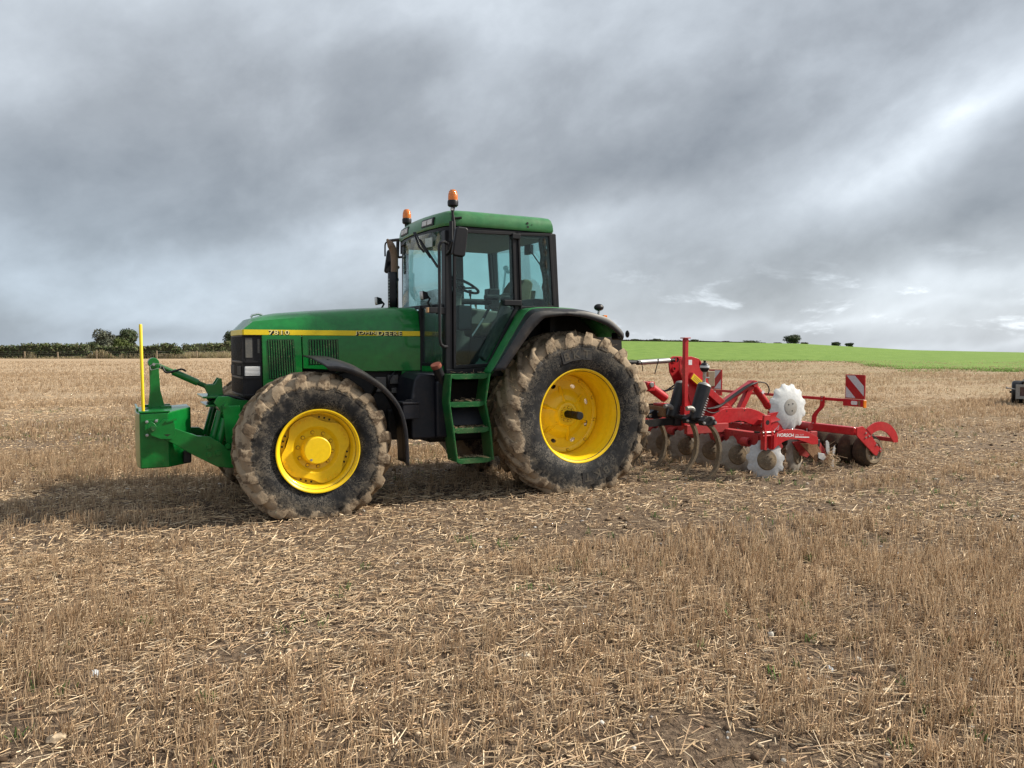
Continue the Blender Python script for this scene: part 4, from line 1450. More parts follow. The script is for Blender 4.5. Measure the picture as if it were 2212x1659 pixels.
    def wx(y, z):
        return 1.430 + 0.12 * (1 - (y / 0.70) ** 2) + (0.02 if y > 0 else 0.0) * (y / 0.7) + (2.08 - z) * 0.02
    ws = MB().grid([[(wx(y, z), y, z) for y in ys] for z in (2.08, 2.35, 2.6, 2.86)])
    wsc = part('windscreen', ws, 'glass', g, solid=0.006)
    sub('windscreen_sill', MB().add([(wx(y, 2.08) + dx, y, z) for y in ys for dx, z in ((-0.03, 2.045), (0.012, 2.045), (0.012, 2.082), (-0.03, 2.082))],
        [(i * 4 + q, i * 4 + (q + 1) % 4, i * 4 + 4 + (q + 1) % 4, i * 4 + 4 + q) for i in range(12) for q in range(4)] + [(0, 1, 2, 3), (51, 50, 49, 48)]), 'black', wsc)
    part('cab_firewall', MB().box((1.36, -0.68, 1.36), (1.44, 0.40, 2.04)), 'dark', g)
    part('cab_floor', MB().box((0.12, -0.76, 1.30), (1.42, 0.76, 1.37)), 'dark', g)
    rb = part('rear_bulkhead', MB().box((0.10, -0.74, 1.35), (0.17, 0.74, 2.08)), 'dark', g)
    part('rear_window', MB().add([(0.125, -0.72, 2.08), (0.125, 0.72, 2.08), (0.17, 0.72, 2.85), (0.17, -0.72, 2.85), (0.131, -0.72, 2.08), (0.131, 0.72, 2.08), (0.176, 0.72, 2.85), (0.176, -0.72, 2.85)],
                                 [(3, 2, 1, 0), (4, 5, 6, 7), (0, 1, 5, 4), (1, 2, 6, 5), (2, 3, 7, 6), (3, 0, 4, 7)]), 'glass', g)
    # perished foam lining down the rear pillar
    fo_ = MB()
    for s in (1,):
        rr = random.Random(3)
        pts = []
        for i in range(15):
            t = i / 14
            pts.append((0.285 - 0.075 * t + rr.uniform(-.006, .006), s * (0.752 + rr.uniform(-.006, .006)), 2.84 - 0.76 * t))
        fo_.tube(pts, [0.042 + rr.uniform(-.008, .008) for _ in pts], 8)
    part('pillar_lining', fo_, 'foam', g)
    # --- cab interior
    seat = part('seat', MB().box((0.30, -0.26, 1.74), (0.82, 0.26, 1.90)), 'seat', g, bevel=0.05)
    sub('backrest', MB().add([(x, y, z) for y in (-0.21, 0.21) for x, z in ((0.42, 1.90), (0.36, 2.15), (0.29, 2.34), (0.22, 2.43), (0.14, 2.43), (0.09, 2.38), (0.14, 2.15), (0.24, 1.86))],
        [tuple(range(8)), tuple(range(15, 7, -1))] + [(i, i + 8, (i + 1) % 8 + 8, (i + 1) % 8) for i in range(8)]), 'seat', seat, bevel=0.03)
    sub('seat_base', MB().box((0.34, -0.20, 1.37), (0.76, 0.20, 1.74)), 'dark', seat, bevel=0.02)
    sub('armrest', MB().box((0.44, 0.28, 2.16), (0.80, 0.35, 2.225)), 'black', seat, bevel=0.025)
    sub('armrest', MB().box((0.40, -0.36, 2.14), (0.84, -0.27, 2.21)), 'black', seat, bevel=0.025)
    sub('backrest_panel', MB().bar((0.085, 0.0, 2.05), (0.045, 0.0, 2.30), 0.30, 0.03, (1, 0, 0)), 'black', seat)
    col = part('steering_column', MB().bar((1.24, 0, 1.40), (1.03, 0, 2.26), 0.14, 0.16, (1, 0, 0)), 'cabgrey', g, bevel=0.02)
    ctr, ax = Vector((0.935, 0.0, 2.345)), Vector((-0.42, 0, 0.907)).normalized()
    e1 = Vector((0, 1, 0))
    e2 = ax.cross(e1).normalized()
    pts = [ctr + (e1 * math.cos(t) + e2 * math.sin(t)) * 0.205 for t in np.linspace(0, 2 * PI, 33)]
    sub('steering_wheel', MB().tube(pts, 0.0165, 8, False), 'black', col)
    sp = MB()
    for t in (0.5, 2.6, 4.7):
        sp.tube([ctr - ax * 0.04, ctr + (e1 * math.cos(t) + e2 * math.sin(t)) * 0.2], 0.012, 6)
    sp.ball(ctr - ax * 0.03, 0.05, 12, 8, (1, 1, 0.6))
    sub('wheel_spoke', sp, 'black', col)
    sub('dash', MB().box((1.06, -0.30, 2.02), (1.36, 0.30, 2.20)), 'cabgrey', col, bevel=0.04)
    sub('instrument_hood', MB().prism([(1.10, 2.18), (1.36, 2.18), (1.36, 2.26), (1.20, 2.30)], -0.26, 0.26), 'black', col, bevel=0.02)
    con = part('side_console', MB().prism([(0.15, 1.40), (0.15, 2.06), (0.78, 2.12), (0.98, 2.02), (1.0, 1.75), (0.8, 1.4)], -0.70, -0.40), 'cabgrey', g, bevel=0.03)
    for x, y, z0, z1, mt in ((0.62, -0.45, 2.10, 2.28, 'black'), (0.80, -0.50, 2.10, 2.21, 'knob'), (0.90, -0.52, 2.05, 2.22, 'knob'), (0.50, -0.55, 2.08, 2.16, 'knob')):
        lv = sub('control_lever', MB().tube([(x, y, z0), (x + 0.01, y, z1)], 0.010, 8).tube([(x + 0.01, y, z1 - 0.03), (x + 0.012, y, z1 + 0.05)], [0.014, 0.022], 10), mt, con)
    con2 = part('left_console', MB().box((1.13, 0.50, 1.80), (1.30, 0.72, 2.07)), 'black', g, bevel=0.02)
    part('cab_control_panel', MB().prism([(0.58, 2.04), (0.72, 2.10), (1.02, 1.52), (0.95, 1.45), (0.62, 1.45)], 0.60, 0.70), 'cabgrey', g, bevel=0.02)
    gs = part('door_strut', MB().tube([(1.16, 0.765, 1.735), (1.02, 0.765, 1.93)], 0.010, 8), 'steel', g)
    sub('strut_rod', MB().tube([(1.02, 0.765, 1.93), (0.93, 0.765, 2.08)], 0.016, 8), 'black', gs)
    sub('strut_end', MB().ball((1.165, 0.765, 1.73), 0.020, 10, 8), 'black', gs)
    part('grab_bar', MB().tube(lerp_path([(0.83, 0.76, 2.13), (0.80, 0.76, 2.185), (0.73, 0.76, 2.20), (0.60, 0.76, 2.195)], 4), 0.012, 8), 'cabgrey', g)
    mon = part('screen_post', MB().tube([(0.14, -0.56, 2.15), (0.10, -0.52, 2.62)], 0.013, 8), 'black', g)
    sub('screen_head', MB().ball((0.10, -0.52, 2.63), 0.035, 10, 8).ball((0.08, -0.50, 2.585), 0.028, 10, 8), 'black', mon)
    part('control_box', MB().box((0.20, -0.62, 2.10), (0.36, -0.48, 2.36)), 'black', g, bevel=0.015)
    part('rear_wiper', MB().tube([(0.19, 0.30, 2.76), (0.18, 0.55, 2.55), (0.17, 0.62, 2.47)], 0.008, 6).box((0.155, 0.17, 2.72), (0.20, 0.31, 2.83)), 'black', g)
    part('toolbox', MB().box((0.17, 0.20, 2.08), (0.34, 0.66, 2.17)), 'black', g, bevel=0.015)
    part('roof_mirror', MB().box((1.10, -0.16, 2.735), (1.12, 0.16, 2.79)).tube([(1.11, -0.08, 2.78), (1.12, -0.08, 2.84)], 0.006, 6), 'black', g)
    part('sticker', MB().bar((1.505, 0.50, 2.755), (1.535, 0.36, 2.755), 0.003, 0.10), 'pale_film', g)
    st_ = MB()
    rr = random.Random(5)
    for i in range(11):
        z = 2.17 + i * 0.058
        y0 = -0.50 + rr.uniform(-.01, .01)
        x0 = wx(y0, z) - 0.012
        st_.add([(x0, y0, z), (wx(y0 + .085, z) - 0.012, y0 + 0.085, z), (wx(y0 + .085, z) - 0.012, y0 + 0.085, z + 0.044), (x0, y0, z + 0.044)], [(0, 1, 2, 3)])
    part('windscreen_strip', st_, 'pink_film', g, solid=0.002)
    # --- outside the cab: mirrors, rail, wiper, beacons, lamps
    for s in (1, -1):
        ma = part('mirror_arm', MB().tube([(1.45, s * 0.79, 2.60), (1.45, s * 0.86, 2.62), (1.44, s * 0.93, 2.70), (1.435, s * 1.0, 2.70)], 0.020, 10).tube([(1.435, s * 0.86, 2.72), (1.43, s * 0.85, 2.93)], 0.022, 8).ball((1.45, s * 0.985, 2.70), 0.034, 12, 8), 'black', g)
        head = [(1.40, 2.555), (1.425, 2.54), (1.53, 2.55), (1.545, 2.575), (1.505, 2.83), (1.48, 2.85), (1.385, 2.845), (1.365, 2.82)]
        if s > 0:
            head = [(x - 0.035, z) for x, z in head]
        sub('mirror_head', MB().prism(head, s * 1.02, s * 1.075), 'black', ma, bevel=0.016)
        sub('mirror_glass', MB().prism([(1.425 - .03, 2.57), (1.50 - .03, 2.575), (1.47 - .03, 2.825), (1.40 - .03, 2.82)], s * 1.014, s * 1.0195), 'chrome', ma)
    part('exhaust_mirror_bracket', MB().tube([(1.40, -0.78, 2.945), (1.44, -0.90, 2.95), (1.49, -1.02, 2.95)], 0.019, 10).box((1.34, -0.82, 2.77), (1.41, -0.75, 2.95)).tube(lerp_path([(1.49, -1.02, 2.95), (1.525, -1.05, 2.92), (1.53, -1.055, 2.84), (1.53, -1.055, 2.76)], 4), 0.010, 8).tube([(1.36, -0.78, 2.735), (1.46, -0.95, 2.735)], 0.014, 8), 'black', g)
    hr = [(1.455, 0.80, 2.705), (1.55, 0.94, 2.705), (1.592, 0.95, 2.69), (1.608, 0.95, 2.65), (1.604, 0.95, 2.2), (1.604, 0.95, 1.70), (1.592, 0.95, 1.645), (1.56, 0.94, 1.625), (1.46, 0.79, 1.622)]
    part('hand_rail', MB().tube(hr, 0.0165, 10), 'black_dusty', g)
    wp = [(1.585, 0.15, 2.895), (1.572, 0.28, 2.72), (1.548, 0.36, 2.66)]
    wi = part('wiper', MB().tube(wp, 0.012, 6), 'black', g)
    sub('wiper_motor_arm', MB().tube([(1.585, 0.20, 2.89), (1.565, 0.38, 2.70), (1.53, 0.49, 2.585)], 0.008, 6), 'black', wi)
    sub('wiper_blade', MB().bar((1.56, 0.27, 2.80), (1.492, 0.62, 2.475), 0.016, 0.022), 'black', wi)
    for (x, y, zb, zt), tall in (((1.385, 0.79, 3.095, 3.275), True), ((1.365, -0.70, 3.125, 3.305), False)):
        bc = part('beacon', MB().lathe([(0.0001, zb), (0.044, zb), (0.056, zb + 0.012), (0.058, zb + 0.05), (0.053, zb + 0.066), (0.05, zb + 0.066)], 28, (x, y, 0), 'z'), 'black', g)
        sub('beacon_lens', MB().lathe([(0.051, zb + 0.060), (0.053, zb + 0.085), (0.051, zb + 0.125), (0.043, zb + 0.158), (0.028, zb + 0.176), (0.0001, zb + 0.182)], 28, (x, y, 0), 'z'), 'amber', bc)
        if tall:
            sub('beacon_stem', MB().tube([(x, y + 0.02, 2.78), (x, y + 0.02, 2.93), (x + 0.005, y, 3.03), (x, y, zb + 0.005)], [0.024, 0.020, 0.014, 0.026], 12).tube([(x, y, 2.975), (x - 0.09, y + 0.022, 2.985)], 0.012, 8), 'black', bc)
            sub('beacon_clip', MB().box((x + 0.005, y + 0.0, 3.055), (x + 0.03, y + 0.025, 3.08)), 'steel', bc)
        else:
            sub('beacon_stem', MB().tube([(x, y, 3.02), (x, y, zb + 0.01)], [0.02, 0.03], 12), 'black', bc)
    ind = part('indicator_arm', MB().box((1.455, 0.74, 1.965), (1.565, 0.79, 2.04)), 'black', g, bevel=0.008)
    sub('indicator_body', MB().box((1.565, 0.735, 1.975), (1.655, 0.795, 2.035)), 'black_dusty', ind, bevel=0.006)
    sub('indicator_lens', MB().box((1.655, 0.738, 1.978), (1.680, 0.792, 2.032)), 'tan_lens', ind, bevel=0.006)
    for x, y, z in ((1.62, 0.60, 2.165), (1.80, -0.42, 2.155)):
        wl = part('work_lamp', MB().add([(x + 0.045, y - .05, z - .045), (x + 0.045, y + .05, z - .045), (x + 0.055, y + .05, z + .05), (x + 0.055, y - .05, z + .05),
                                         (x - 0.02, y - .03, z - .03), (x - 0.02, y + .03, z - .03), (x - 0.01, y + .03, z + .035), (x - 0.01, y - .03, z + .035)],
                                        [(0, 1, 2, 3), (7, 6, 5, 4), (0, 4, 5, 1), (1, 5, 6, 2), (2, 6, 7, 3), (3, 7, 4, 0)]), 'black', g, bevel=0.006)
        sub('lamp_glass', MB().add([(x + 0.0475, y - .043, z - .038), (x + 0.0475, y + .043, z - .038), (x + 0.056, y + .043, z + .044), (x + 0.056, y - .043, z + .044)], [(0, 1, 2, 3)]), 'lamp', wl, solid=0.004)
        sub('lamp_bracket', MB().tube([(x - 0.015, y, z), (x - 0.045, y, z - 0.03), (x - 0.02, y, z - 0.075), (x - 0.055, y, z - 0.115)], 0.013, 8), 'black', wl)
    # exhaust
    ex = part('exhaust_pipe', MB().tube(lerp_path([(1.622, -0.42, 2.03), (1.622, -0.42, 2.45), (1.622, -0.42, 2.66), (1.634, -0.42, 2.75), (1.672, -0.42, 2.83)], 5) + [(1.712, -0.42, 2.885)], [0.043] * 20 + [0.040, 0.012], 18), 'rust', g)
    gd = MB()
    for i in range(17):
        pass
    arc = [math.radians(-100 + 200 * i / 12) for i in range(13)]
    gd.grid([[(1.628 + 0.072 * math.cos(a), -0.42 + 0.072 * math.sin(a), z) for a in arc] for z in (2.04, 2.20, 2.36, 2.50)])
    sub('exhaust_guard', gd, 'black', ex, solid=0.004)
    for i in range(10):
        sub('guard_slot', MB().box((1.694, -0.400, 2.09 + i * 0.035), (1.7035, -0.392, 2.108 + i * 0.035)), 'pale_film', ex)
    sub('exhaust_clamp', MB().lathe([(0.047, 2.40), (0.049, 2.405), (0.049, 2.425), (0.047, 2.43)], 20, (1.622, -0.42, 0), 'z'), 'black', ex)
    # --- fuel tank, filler, battery box, steps
    ft = part('fuel_tank', MB().add([(1.50, .42, .66), (1.90, .42, .66), (1.915, .42, 1.08), (1.87, .42, 1.31), (1.80, .42, 1.36), (1.50, .42, 1.36),
                                     (1.50, .86, .66), (1.885, .86, .66), (1.895, .86, 1.08), (1.84, .86, 1.28), (1.78, .82, 1.345), (1.50, .82, 1.345)],
                                    [(5, 4, 3, 2, 1, 0), (6, 7, 8, 9, 10, 11), (0, 1, 7, 6), (1, 2, 8, 7), (2, 3, 9, 8), (3, 4, 10, 9), (4, 5, 11, 10), (5, 0, 6, 11)]), 'tank', g, bevel=0.03)
    sub('tank_side', MB().prism([(1.49, 0.67), (1.625, 0.67), (1.625, 1.25), (1.58, 1.30), (1.49, 1.30)], 0.84, 0.90), 'tank', ft, bevel=0.025)
    sub('filler_neck', MB().tube([(1.54, 0.86, 1.24), (1.62, 0.90, 1.41)], 0.052, 16), 'black', ft)
    sub('filler_cap', MB().tube([(1.617, 0.898, 1.402), (1.624, 0.902, 1.417), (1.636, 0.908, 1.443)], [0.050, 0.058, 0.054], 16), 'cap', ft)
    bb = part('battery_box', MB().box((1.83, 0.68, 0.885), (2.01, 0.95, 1.035)), 'tank', g, bevel=0.010)
    sub('battery_lid', MB().box((1.825, 0.675, 1.036), (2.015, 0.956, 1.062)), 'tank', bb, bevel=0.008)
    sub('battery_handle', MB().tube([(1.97, 0.90, 1.062), (1.955, 0.90, 1.078), (1.90, 0.90, 1.078), (1.885, 0.90, 1.062)], 0.006, 6), 'black', bb)
    left = [(1.532, 1.335), (1.552, 1.05), (1.510, 0.78), (1.462, 0.43)]
    right = [(1.090, 1.345), (1.142, 1.045), (1.082, 0.77), (1.048, 0.43)]
    stp = holder('steps', g, (0, 0, 0))
    for pth in (left, right):
        q = MB()
        rows = [[(x + dx, y, z) for x, z in pth] for dx, y in ((-0.012, 0.84), (-0.012, 1.055), (0.012, 1.055), (0.012, 0.84), (-0.012, 0.84))]
        q.grid(rows)
        sub('step_rail', q, 'green_worn', stp)
        sub('step_edge', MB().tube([(x, 1.057, z) for x, z in pth], 0.013, 6), 'green_worn', stp)
    for z, xl, xr in ((1.318, 1.522, 1.100), (1.028, 1.540, 1.150), (0.755, 1.495, 1.090), (0.435, 1.452, 1.060)):
        sub('step_tread', MB().prism([(xl, z + 0.022), (xr, z + 0.022), (xr, z - 0.018), (xr + 0.05, z - 0.032), (xl - 0.05, z - 0.032), (xl, z - 0.018)], 1.02, 1.05).box((xr, 0.86, z + 0.004), (xl, 1.02, z + 0.02)), 'green_worn', stp, bevel=0.004)
    sub('kick_plate', MB().add([(1.50, 0.86, 0.98), (1.13, 0.86, 0.98), (1.10, 0.93, 0.80), (1.49, 0.93, 0.80), (1.50, 0.85, 0.98), (1.13, 0.85, 0.98), (1.10, 0.92, 0.80), (1.49, 0.92, 0.80)],
                             [(0, 1, 2, 3), (7, 6, 5, 4), (0, 4, 5, 1), (2, 6, 7, 3), (1, 5, 6, 2), (0, 3, 7, 4)]), 'tank', stp)
    r = np.random.default_rng(3)
    n = 260
    k_ = r.integers(0, 4, n)
    zz = np.array([1.342, 1.052, 0.779, 0.460])[k_]
    base = np.stack([r.uniform(1.10, 1.48, n), r.uniform(0.88, 1.045, n), zz + r.uniform(0, 0.016, n)], 1)
    keep = r.random(n) < np.array([0.25, 0.8, 1, 1.0])[k_]
    base = base[keep]
    n = len(base)
    d = r.normal(0, 1, (n, 3)) * np.array([[1, 1, 0.3]])
    tip = base + d * r.uniform(0.015, 0.05, n)[:, None]
    c = STRAW_COLS[r.integers(0, 6, n)] * r.uniform(0.5, 0.95, (n, 1))
    v, f, t = prisms(base, tip, r.uniform(0.0015, 0.003, n), c, c)
    so_ = stuff_mesh('step_straw', v, f, t, STRAW_MAT, 'bits of straw and mud lying on the step treads')
    so_.parent = stp
    # --- front linkage
    fl = holder('front_linkage', g, (3.5, 0, 0))
    gl = lambda nm, mb, mt, **kw: part(nm, MB().add([(x - 3.5, y, z) for x, y, z in mb.v], mb.f), mt, fl, **kw)
    for s in (1, -1):
        gl('linkage_plate', MB().prism([(3.735, 1.075), (3.70, 1.135), (3.60, 1.135), (3.52, 1.10), (3.38, 1.085), (3.38, 0.90), (3.50, 0.86), (3.52, 0.74), (3.60, 0.74), (3.665, 0.98)], s * 0.33, s * 0.365), 'green', bevel=0.004)
        gl('linkage_cover', MB().prism([(3.665, 1.045), (3.50, 1.045), (3.48, 0.70), (3.57, 0.66), (3.635, 0.68)], s * 0.385, s * 0.41), 'green', bevel=0.006)
        gl('lower_arm', MB().prism([(4.20, 0.855), (4.11, 0.862), (3.90, 0.772), (3.80, 0.765), (3.70, 0.70), (3.62, 0.62), (3.45, 0.60), (3.40, 0.44), (3.62, 0.445), (3.73, 0.465), (3.93, 0.585), (4.13, 0.72), (4.20, 0.76)], s * 0.445, s * 0.485), 'green', bevel=0.006)
        gl('lift_cylinder', MB().tube([(3.665, s * 0.29, 0.99), (3.745, s * 0.29, 0.70)], 0.042, 14), 'green')
        gl('cylinder_rod', MB().tube([(3.745, s * 0.29, 0.72), (3.765, s * 0.29, 0.62)], 0.02, 10), 'steel')
        gl('second_cylinder', MB().tube([(3.635, s * 0.36, 0.92), (3.70, s * 0.36, 0.66)], 0.038, 14), 'green')
        for x, z in ((3.80, 0.665), (3.80, 0.585), (3.72, 0.60), (3.63, 0.66)):
            gl('pivot_pin', MB().lathe([(0.0001, 0.506), (0.024, 0.506), (0.026, 0.498), (0.026, 0.47)], 12, (x, 0 if s > 0 else -0.976, z)), 'green')
        gl('hook_end', MB().prism([(4.325, 0.90), (4.33, 0.86), (4.30, 0.80), (4.22, 0.762), (4.12, 0.758), (4.095, 0.80), (4.10, 0.90), (4.115, 0.935), (4.195, 0.945), (4.225, 0.915), (4.255, 0.885), (4.275, 0.915), (4.30, 0.93)], s * 0.49, s * 0.515), 'green', bevel=0.003)
        gl('hook_slot', MB().prism([(4.195, 0.806), (4.135, 0.806), (4.165, 0.785)], s * 0.5151, s * 0.516), 'dark')
        gl('latch_bar', MB().bar((4.175, s * 0.52, 0.92), (4.085, s * 0.52, 0.945), 0.012, 0.016), 'green')
    for x, z, r in ((3.63, 1.05, 0.022), (3.45, 1.02, 0.018), (3.45, 0.94, 0.018)):
        gl('linkage_bolt', MB().lathe([(0.0001, 0.418), (r, 0.418), (r, 0.36)], 8, (x, 0, z)), 'green')
    gl('cross_tube', MB().tube([(3.62, -0.36, 1.0), (3.62, 0.36, 1.0)], 0.05, 14), 'green')
    gl('coupler_plate', MB().box((3.62, -0.30, 1.115), (3.83, 0.28, 1.135)), 'green', bevel=0.004)
    gl('coupler_plate', MB().box((3.60, -0.30, 1.03), (3.80, 0.26, 1.05)), 'green', bevel=0.004)
    gl('top_bracket', MB().prism([(3.80, 1.24), (3.70, 1.245), (3.66, 1.31), (3.63, 1.30), (3.62, 1.12), (3.74, 1.12)], -0.06, -0.04).prism([(3.80, 1.24), (3.70, 1.245), (3.66, 1.31), (3.63, 1.30), (3.62, 1.12), (3.74, 1.12)], 0.10, 0.12), 'green', bevel=0.004)
    gl('top_link_barrel', MB().tube([(4.075, 0.03, 1.375), (3.85, 0.03, 1.262)], 0.034, 16), 'green')
    gl('top_link_rod', MB().tube([(4.24, 0.03, 1.455), (4.06, 0.03, 1.367)], 0.022, 10).tube([(3.86, 0.03, 1.267), (3.70, 0.03, 1.19)], 0.024, 10), 'green_worn')
    gl('hydraulic_hose', MB().tube(lerp_path([(4.17, 0.05, 1.43), (4.14, 0.07, 1.37), (4.06, 0.07, 1.385), (4.0, 0.07, 1.40), (3.96, 0.05, 1.38)], 5), 0.010, 8).tube(lerp_path([(3.75, 0.1, 1.09), (3.62, 0.2, 1.13), (3.45, 0.3, 1.10), (3.40, 0.34, 1.06)], 5), 0.014, 8), 'black')
    # rear top link of the tractor, reaching back to the implement
    tl = part('rear_top_link', MB().tube([(-0.45, 0, 1.42), (-1.40, 0, 1.415)], 0.022, 10), 'steel', g)
    sub('link_barrel', MB().tube([(-1.62, 0, 1.413), (-1.60, 0, 1.413), (-1.60, 0, 1.413), (-2.13, 0, 1.436)], [0.028, 0.030, 0.034, 0.036], 14), 'steel', tl)
    sub('link_end', MB().tube([(-1.40, 0, 1.415), (-1.62, 0, 1.412)], [0.038, 0.034], 12), 'dark', tl)
    sub('link_end', MB().tube([(-2.12, 0, 1.436), (-2.22, 0, 1.442)], 0.024, 10).lathe([(0.034, -0.02), (0.034, 0.02)], 14, (-2.25, 0, 1.445)), 'dark', tl)
    sub('link_handle', MB().tube([(-1.93, 0.03, 1.46), (-1.86, 0.04, 1.26)], 0.007, 6).tube(lerp_path([(-1.58, 0.03, 1.43), (-1.63, 0.05, 1.42), (-1.66, 0.04, 1.30)], 4), 0.006, 6), 'dark', tl)
    for s in (1, -1):
        part('rear_lower_link', MB().bar((-0.45, s * 0.42, 0.62), (-1.85, s * 0.46, 0.66), 0.05, 0.09), 'dark', g)


M['screen'] = paint('grey_mesh_screen', (0.10, 0.10, 0.095), 0.6, 0.5, 30.0, dirtcol=(0.25, 0.22, 0.17))
M['steel_dark'] = paint('dull_engine_metal', (0.10, 0.10, 0.10), 0.5, 0.3, 10.0, metal=0.5)
M['tank'] = paint('blue_black_plastic_tank', (0.0055, 0.007, 0.013), 0.45, 0.05, 5.0, spots=0.03)
M['foam'] = paint('perished_foam', (0.030, 0.028, 0.022), 0.95, 0.9, 26.0, dirtcol=(0.14, 0.125, 0.09), bump=1.0)
M['pale_film'] = paint('pale_label', (0.42, 0.50, 0.48), 0.5, 0.1, 8.0)
M['pink_film'] = paint('faded_window_lettering', (0.52, 0.44, 0.46), 0.6, 0.5, 22.0, dirtcol=(0.60, 0.60, 0.58))
M['tan_lens'] = paint('faded_amber_lens', (0.42, 0.26, 0.14), 0.4, 0.2, 8.0)
build_tractor()

# ------------------------------------------------------------------ front ballast block on the front linkage
OFF = Vector((4.15, 0, 0))
WB = thing('ballast_weight', 'green steel front weight box with yellow marker pole hooked on the front linkage', 'weight', TR_ORG + HEAD * 4.15, TR_ROT)
plan = [(4.42, 0.28), (4.395, 0.44), (4.15, 0.445), (3.935, 0.22), (3.935, -0.22), (4.15, -0.445), (4.395, -0.44), (4.42, -0.28)]
wb = part('weight_body', MB().add([(x, y, 0.485) for x, y in plan] + [(x, y, 1.005 + (0.03 if abs(y) < 0.25 else 0)) for x, y in plan] + [(4.2, 0, 1.03)],
          [tuple(range(7, -1, -1))] + [(i, (i + 1) % 8, (i + 1) % 8 + 8, i + 8) for i in range(8)] + [(8 + i, 8 + (i + 1) % 8, 16) for i in range(8)]), 'green', WB, bevel=0.012, angle=25)
part('top_lip', MB().box((4.135, 0.30, 1.006), (4.40, 0.447, 1.024)).box((4.40, -0.25, 1.02), (4.42, 0.40, 1.05)), 'green', WB, bevel=0.004)
for s in (1, -1):
    pp = part('pin_plate', MB().prism([(4.345, 0.945), (4.245, 0.950), (4.235, 0.94), (4.235, 0.79), (4.245, 0.775), (4.345, 0.775), (4.355, 0.79), (4.355, 0.935)], s * 0.446, s * 0.458), 'green', WB, bevel=0.003)
    for x, z in ((4.335, 0.925), (4.255, 0.93), (4.335, 0.80)):
        sub('plate_bolt', MB().lathe([(0.0001, 0.472), (0.013, 0.470), (0.015, 0.458)], 12, (x, 0 if s > 0 else -0.93, z)), 'steel', pp)
    sub('hitch_pin', MB().tube([(4.285, s * 0.44, 0.865), (4.285, s * 0.545, 0.865)], 0.026, 14).tube([(4.285, s * 0.535, 0.865), (4.285, s * 0.56, 0.865)], 0.018, 12), 'green_worn', pp)
    part('mast_plate', MB().prism([(4.305, 1.02), (4.155, 1.02), (4.195, 1.20), (4.205, 1.42), (4.20, 1.46), (4.215, 1.495), (4.245, 1.51), (4.275, 1.495), (4.29, 1.46), (4.285, 1.42), (4.285, 1.20)], s * 0.05, s * 0.07), 'green', WB, bevel=0.004)
part('mast_boss', MB().lathe([(0.0001, 0.086), (0.046, 0.086), (0.05, 0.08), (0.05, -0.08), (0.046, -0.086), (0.0001, -0.086)], 24, (4.25, 0, 1.465)), 'green', WB)
for z in (1.375, 1.325):
    part('mast_hole', MB().lathe([(0.0001, 0.0715), (0.014, 0.0715), (0.014, 0.07)], 14, (4.245, 0, z)), 'straw_seen', WB) if 'straw_seen' in M else None
part('spring_clip', MB().tube([(4.25, 0.09, 1.455), (4.285, 0.095, 1.435), (4.275, 0.10, 1.395), (4.19, 0.10, 1.415), (4.185, 0.10, 1.455), (4.25, 0.09, 1.455)], 0.004, 6), 'steel', WB)
part('top_link_pin', MB().tube([(4.25, -0.10, 1.452), (4.25, 0.105, 1.452)], 0.014, 12), 'steel', WB)
part('marker_pole', MB().tube([(4.362, 0.42, 1.01), (4.368, 0.42, 1.825), (4.368, 0.42, 1.832)], [0.0145, 0.0145, 0.010], 14), 'yellow_plain', WB)
part('weight_lug', MB().box((4.10, -0.10, 1.02), (4.34, -0.06, 1.05)).box((4.10, 0.08, 1.02), (4.20, 0.12, 1.045)), 'green', WB, bevel=0.003)
for s in (1, -1):
    part('rubber_stop', MB().box((3.95, s * 0.30 - 0.05, 0.50), (4.02, s * 0.30 + 0.05, 0.62)), 'black', WB, bevel=0.01)

# ------------------------------------------------------------------ mounted disc cultivator behind the tractor
CU_X = -3.0
OFF = Vector((CU_X, 0, 0))
CU = thing('disc_cultivator', 'red mounted disc cultivator with notched white discs hitched behind the tractor', 'cultivator', TR_ORG + HEAD * CU_X, TR_ROT)


def notched_disc(r, dish, n=11, depth=0.11, flat=0.36):
    """concave soil disc about the Y axis with scalloped rim"""
    k = n * 12
    vs, fs = [], []
    radii = [0.12, flat, flat + 0.08, 0.6, 0.8, 1.0]
    for side in (0, 1):
        for q in radii:
            y = -dish * max(0.0, (q - flat) / (1 - flat)) ** 1.6 - side * 0.006
            for j in range(k):
                ph = ((j / 12) % 1.0) - 0.5
                cut = depth * math.sqrt(max(0.0, 1 - (ph / 0.30) ** 2)) if abs(ph) < 0.30 else 0.0
                rr = r * q * (1 - cut if q == 1.0 else 1)
                if q == 0.8:
                    rr = min(rr, r * (1 - cut) * 0.93)
                a = 2 * PI * j / k
                vs.append((rr * math.cos(a), y, rr * math.sin(a)))
    m = len(radii)
    for side in (0, 1):
        o = side * m * k
        for i in range(m - 1):
            for j in range(k):
                fs.append((o + i * k + j, o + i * k + (j + 1) % k, o + (i + 1) * k + (j + 1) % k, o + (i + 1) * k + j))
        fs.append(tuple(o + j for j in range(k)))
    for j in range(k):
        a, b = (m - 1) * k + j, (m - 1) * k + (j + 1) % k
        fs.append((a, b, b + m * k, a + m * k))
    return MB().add(vs, fs)


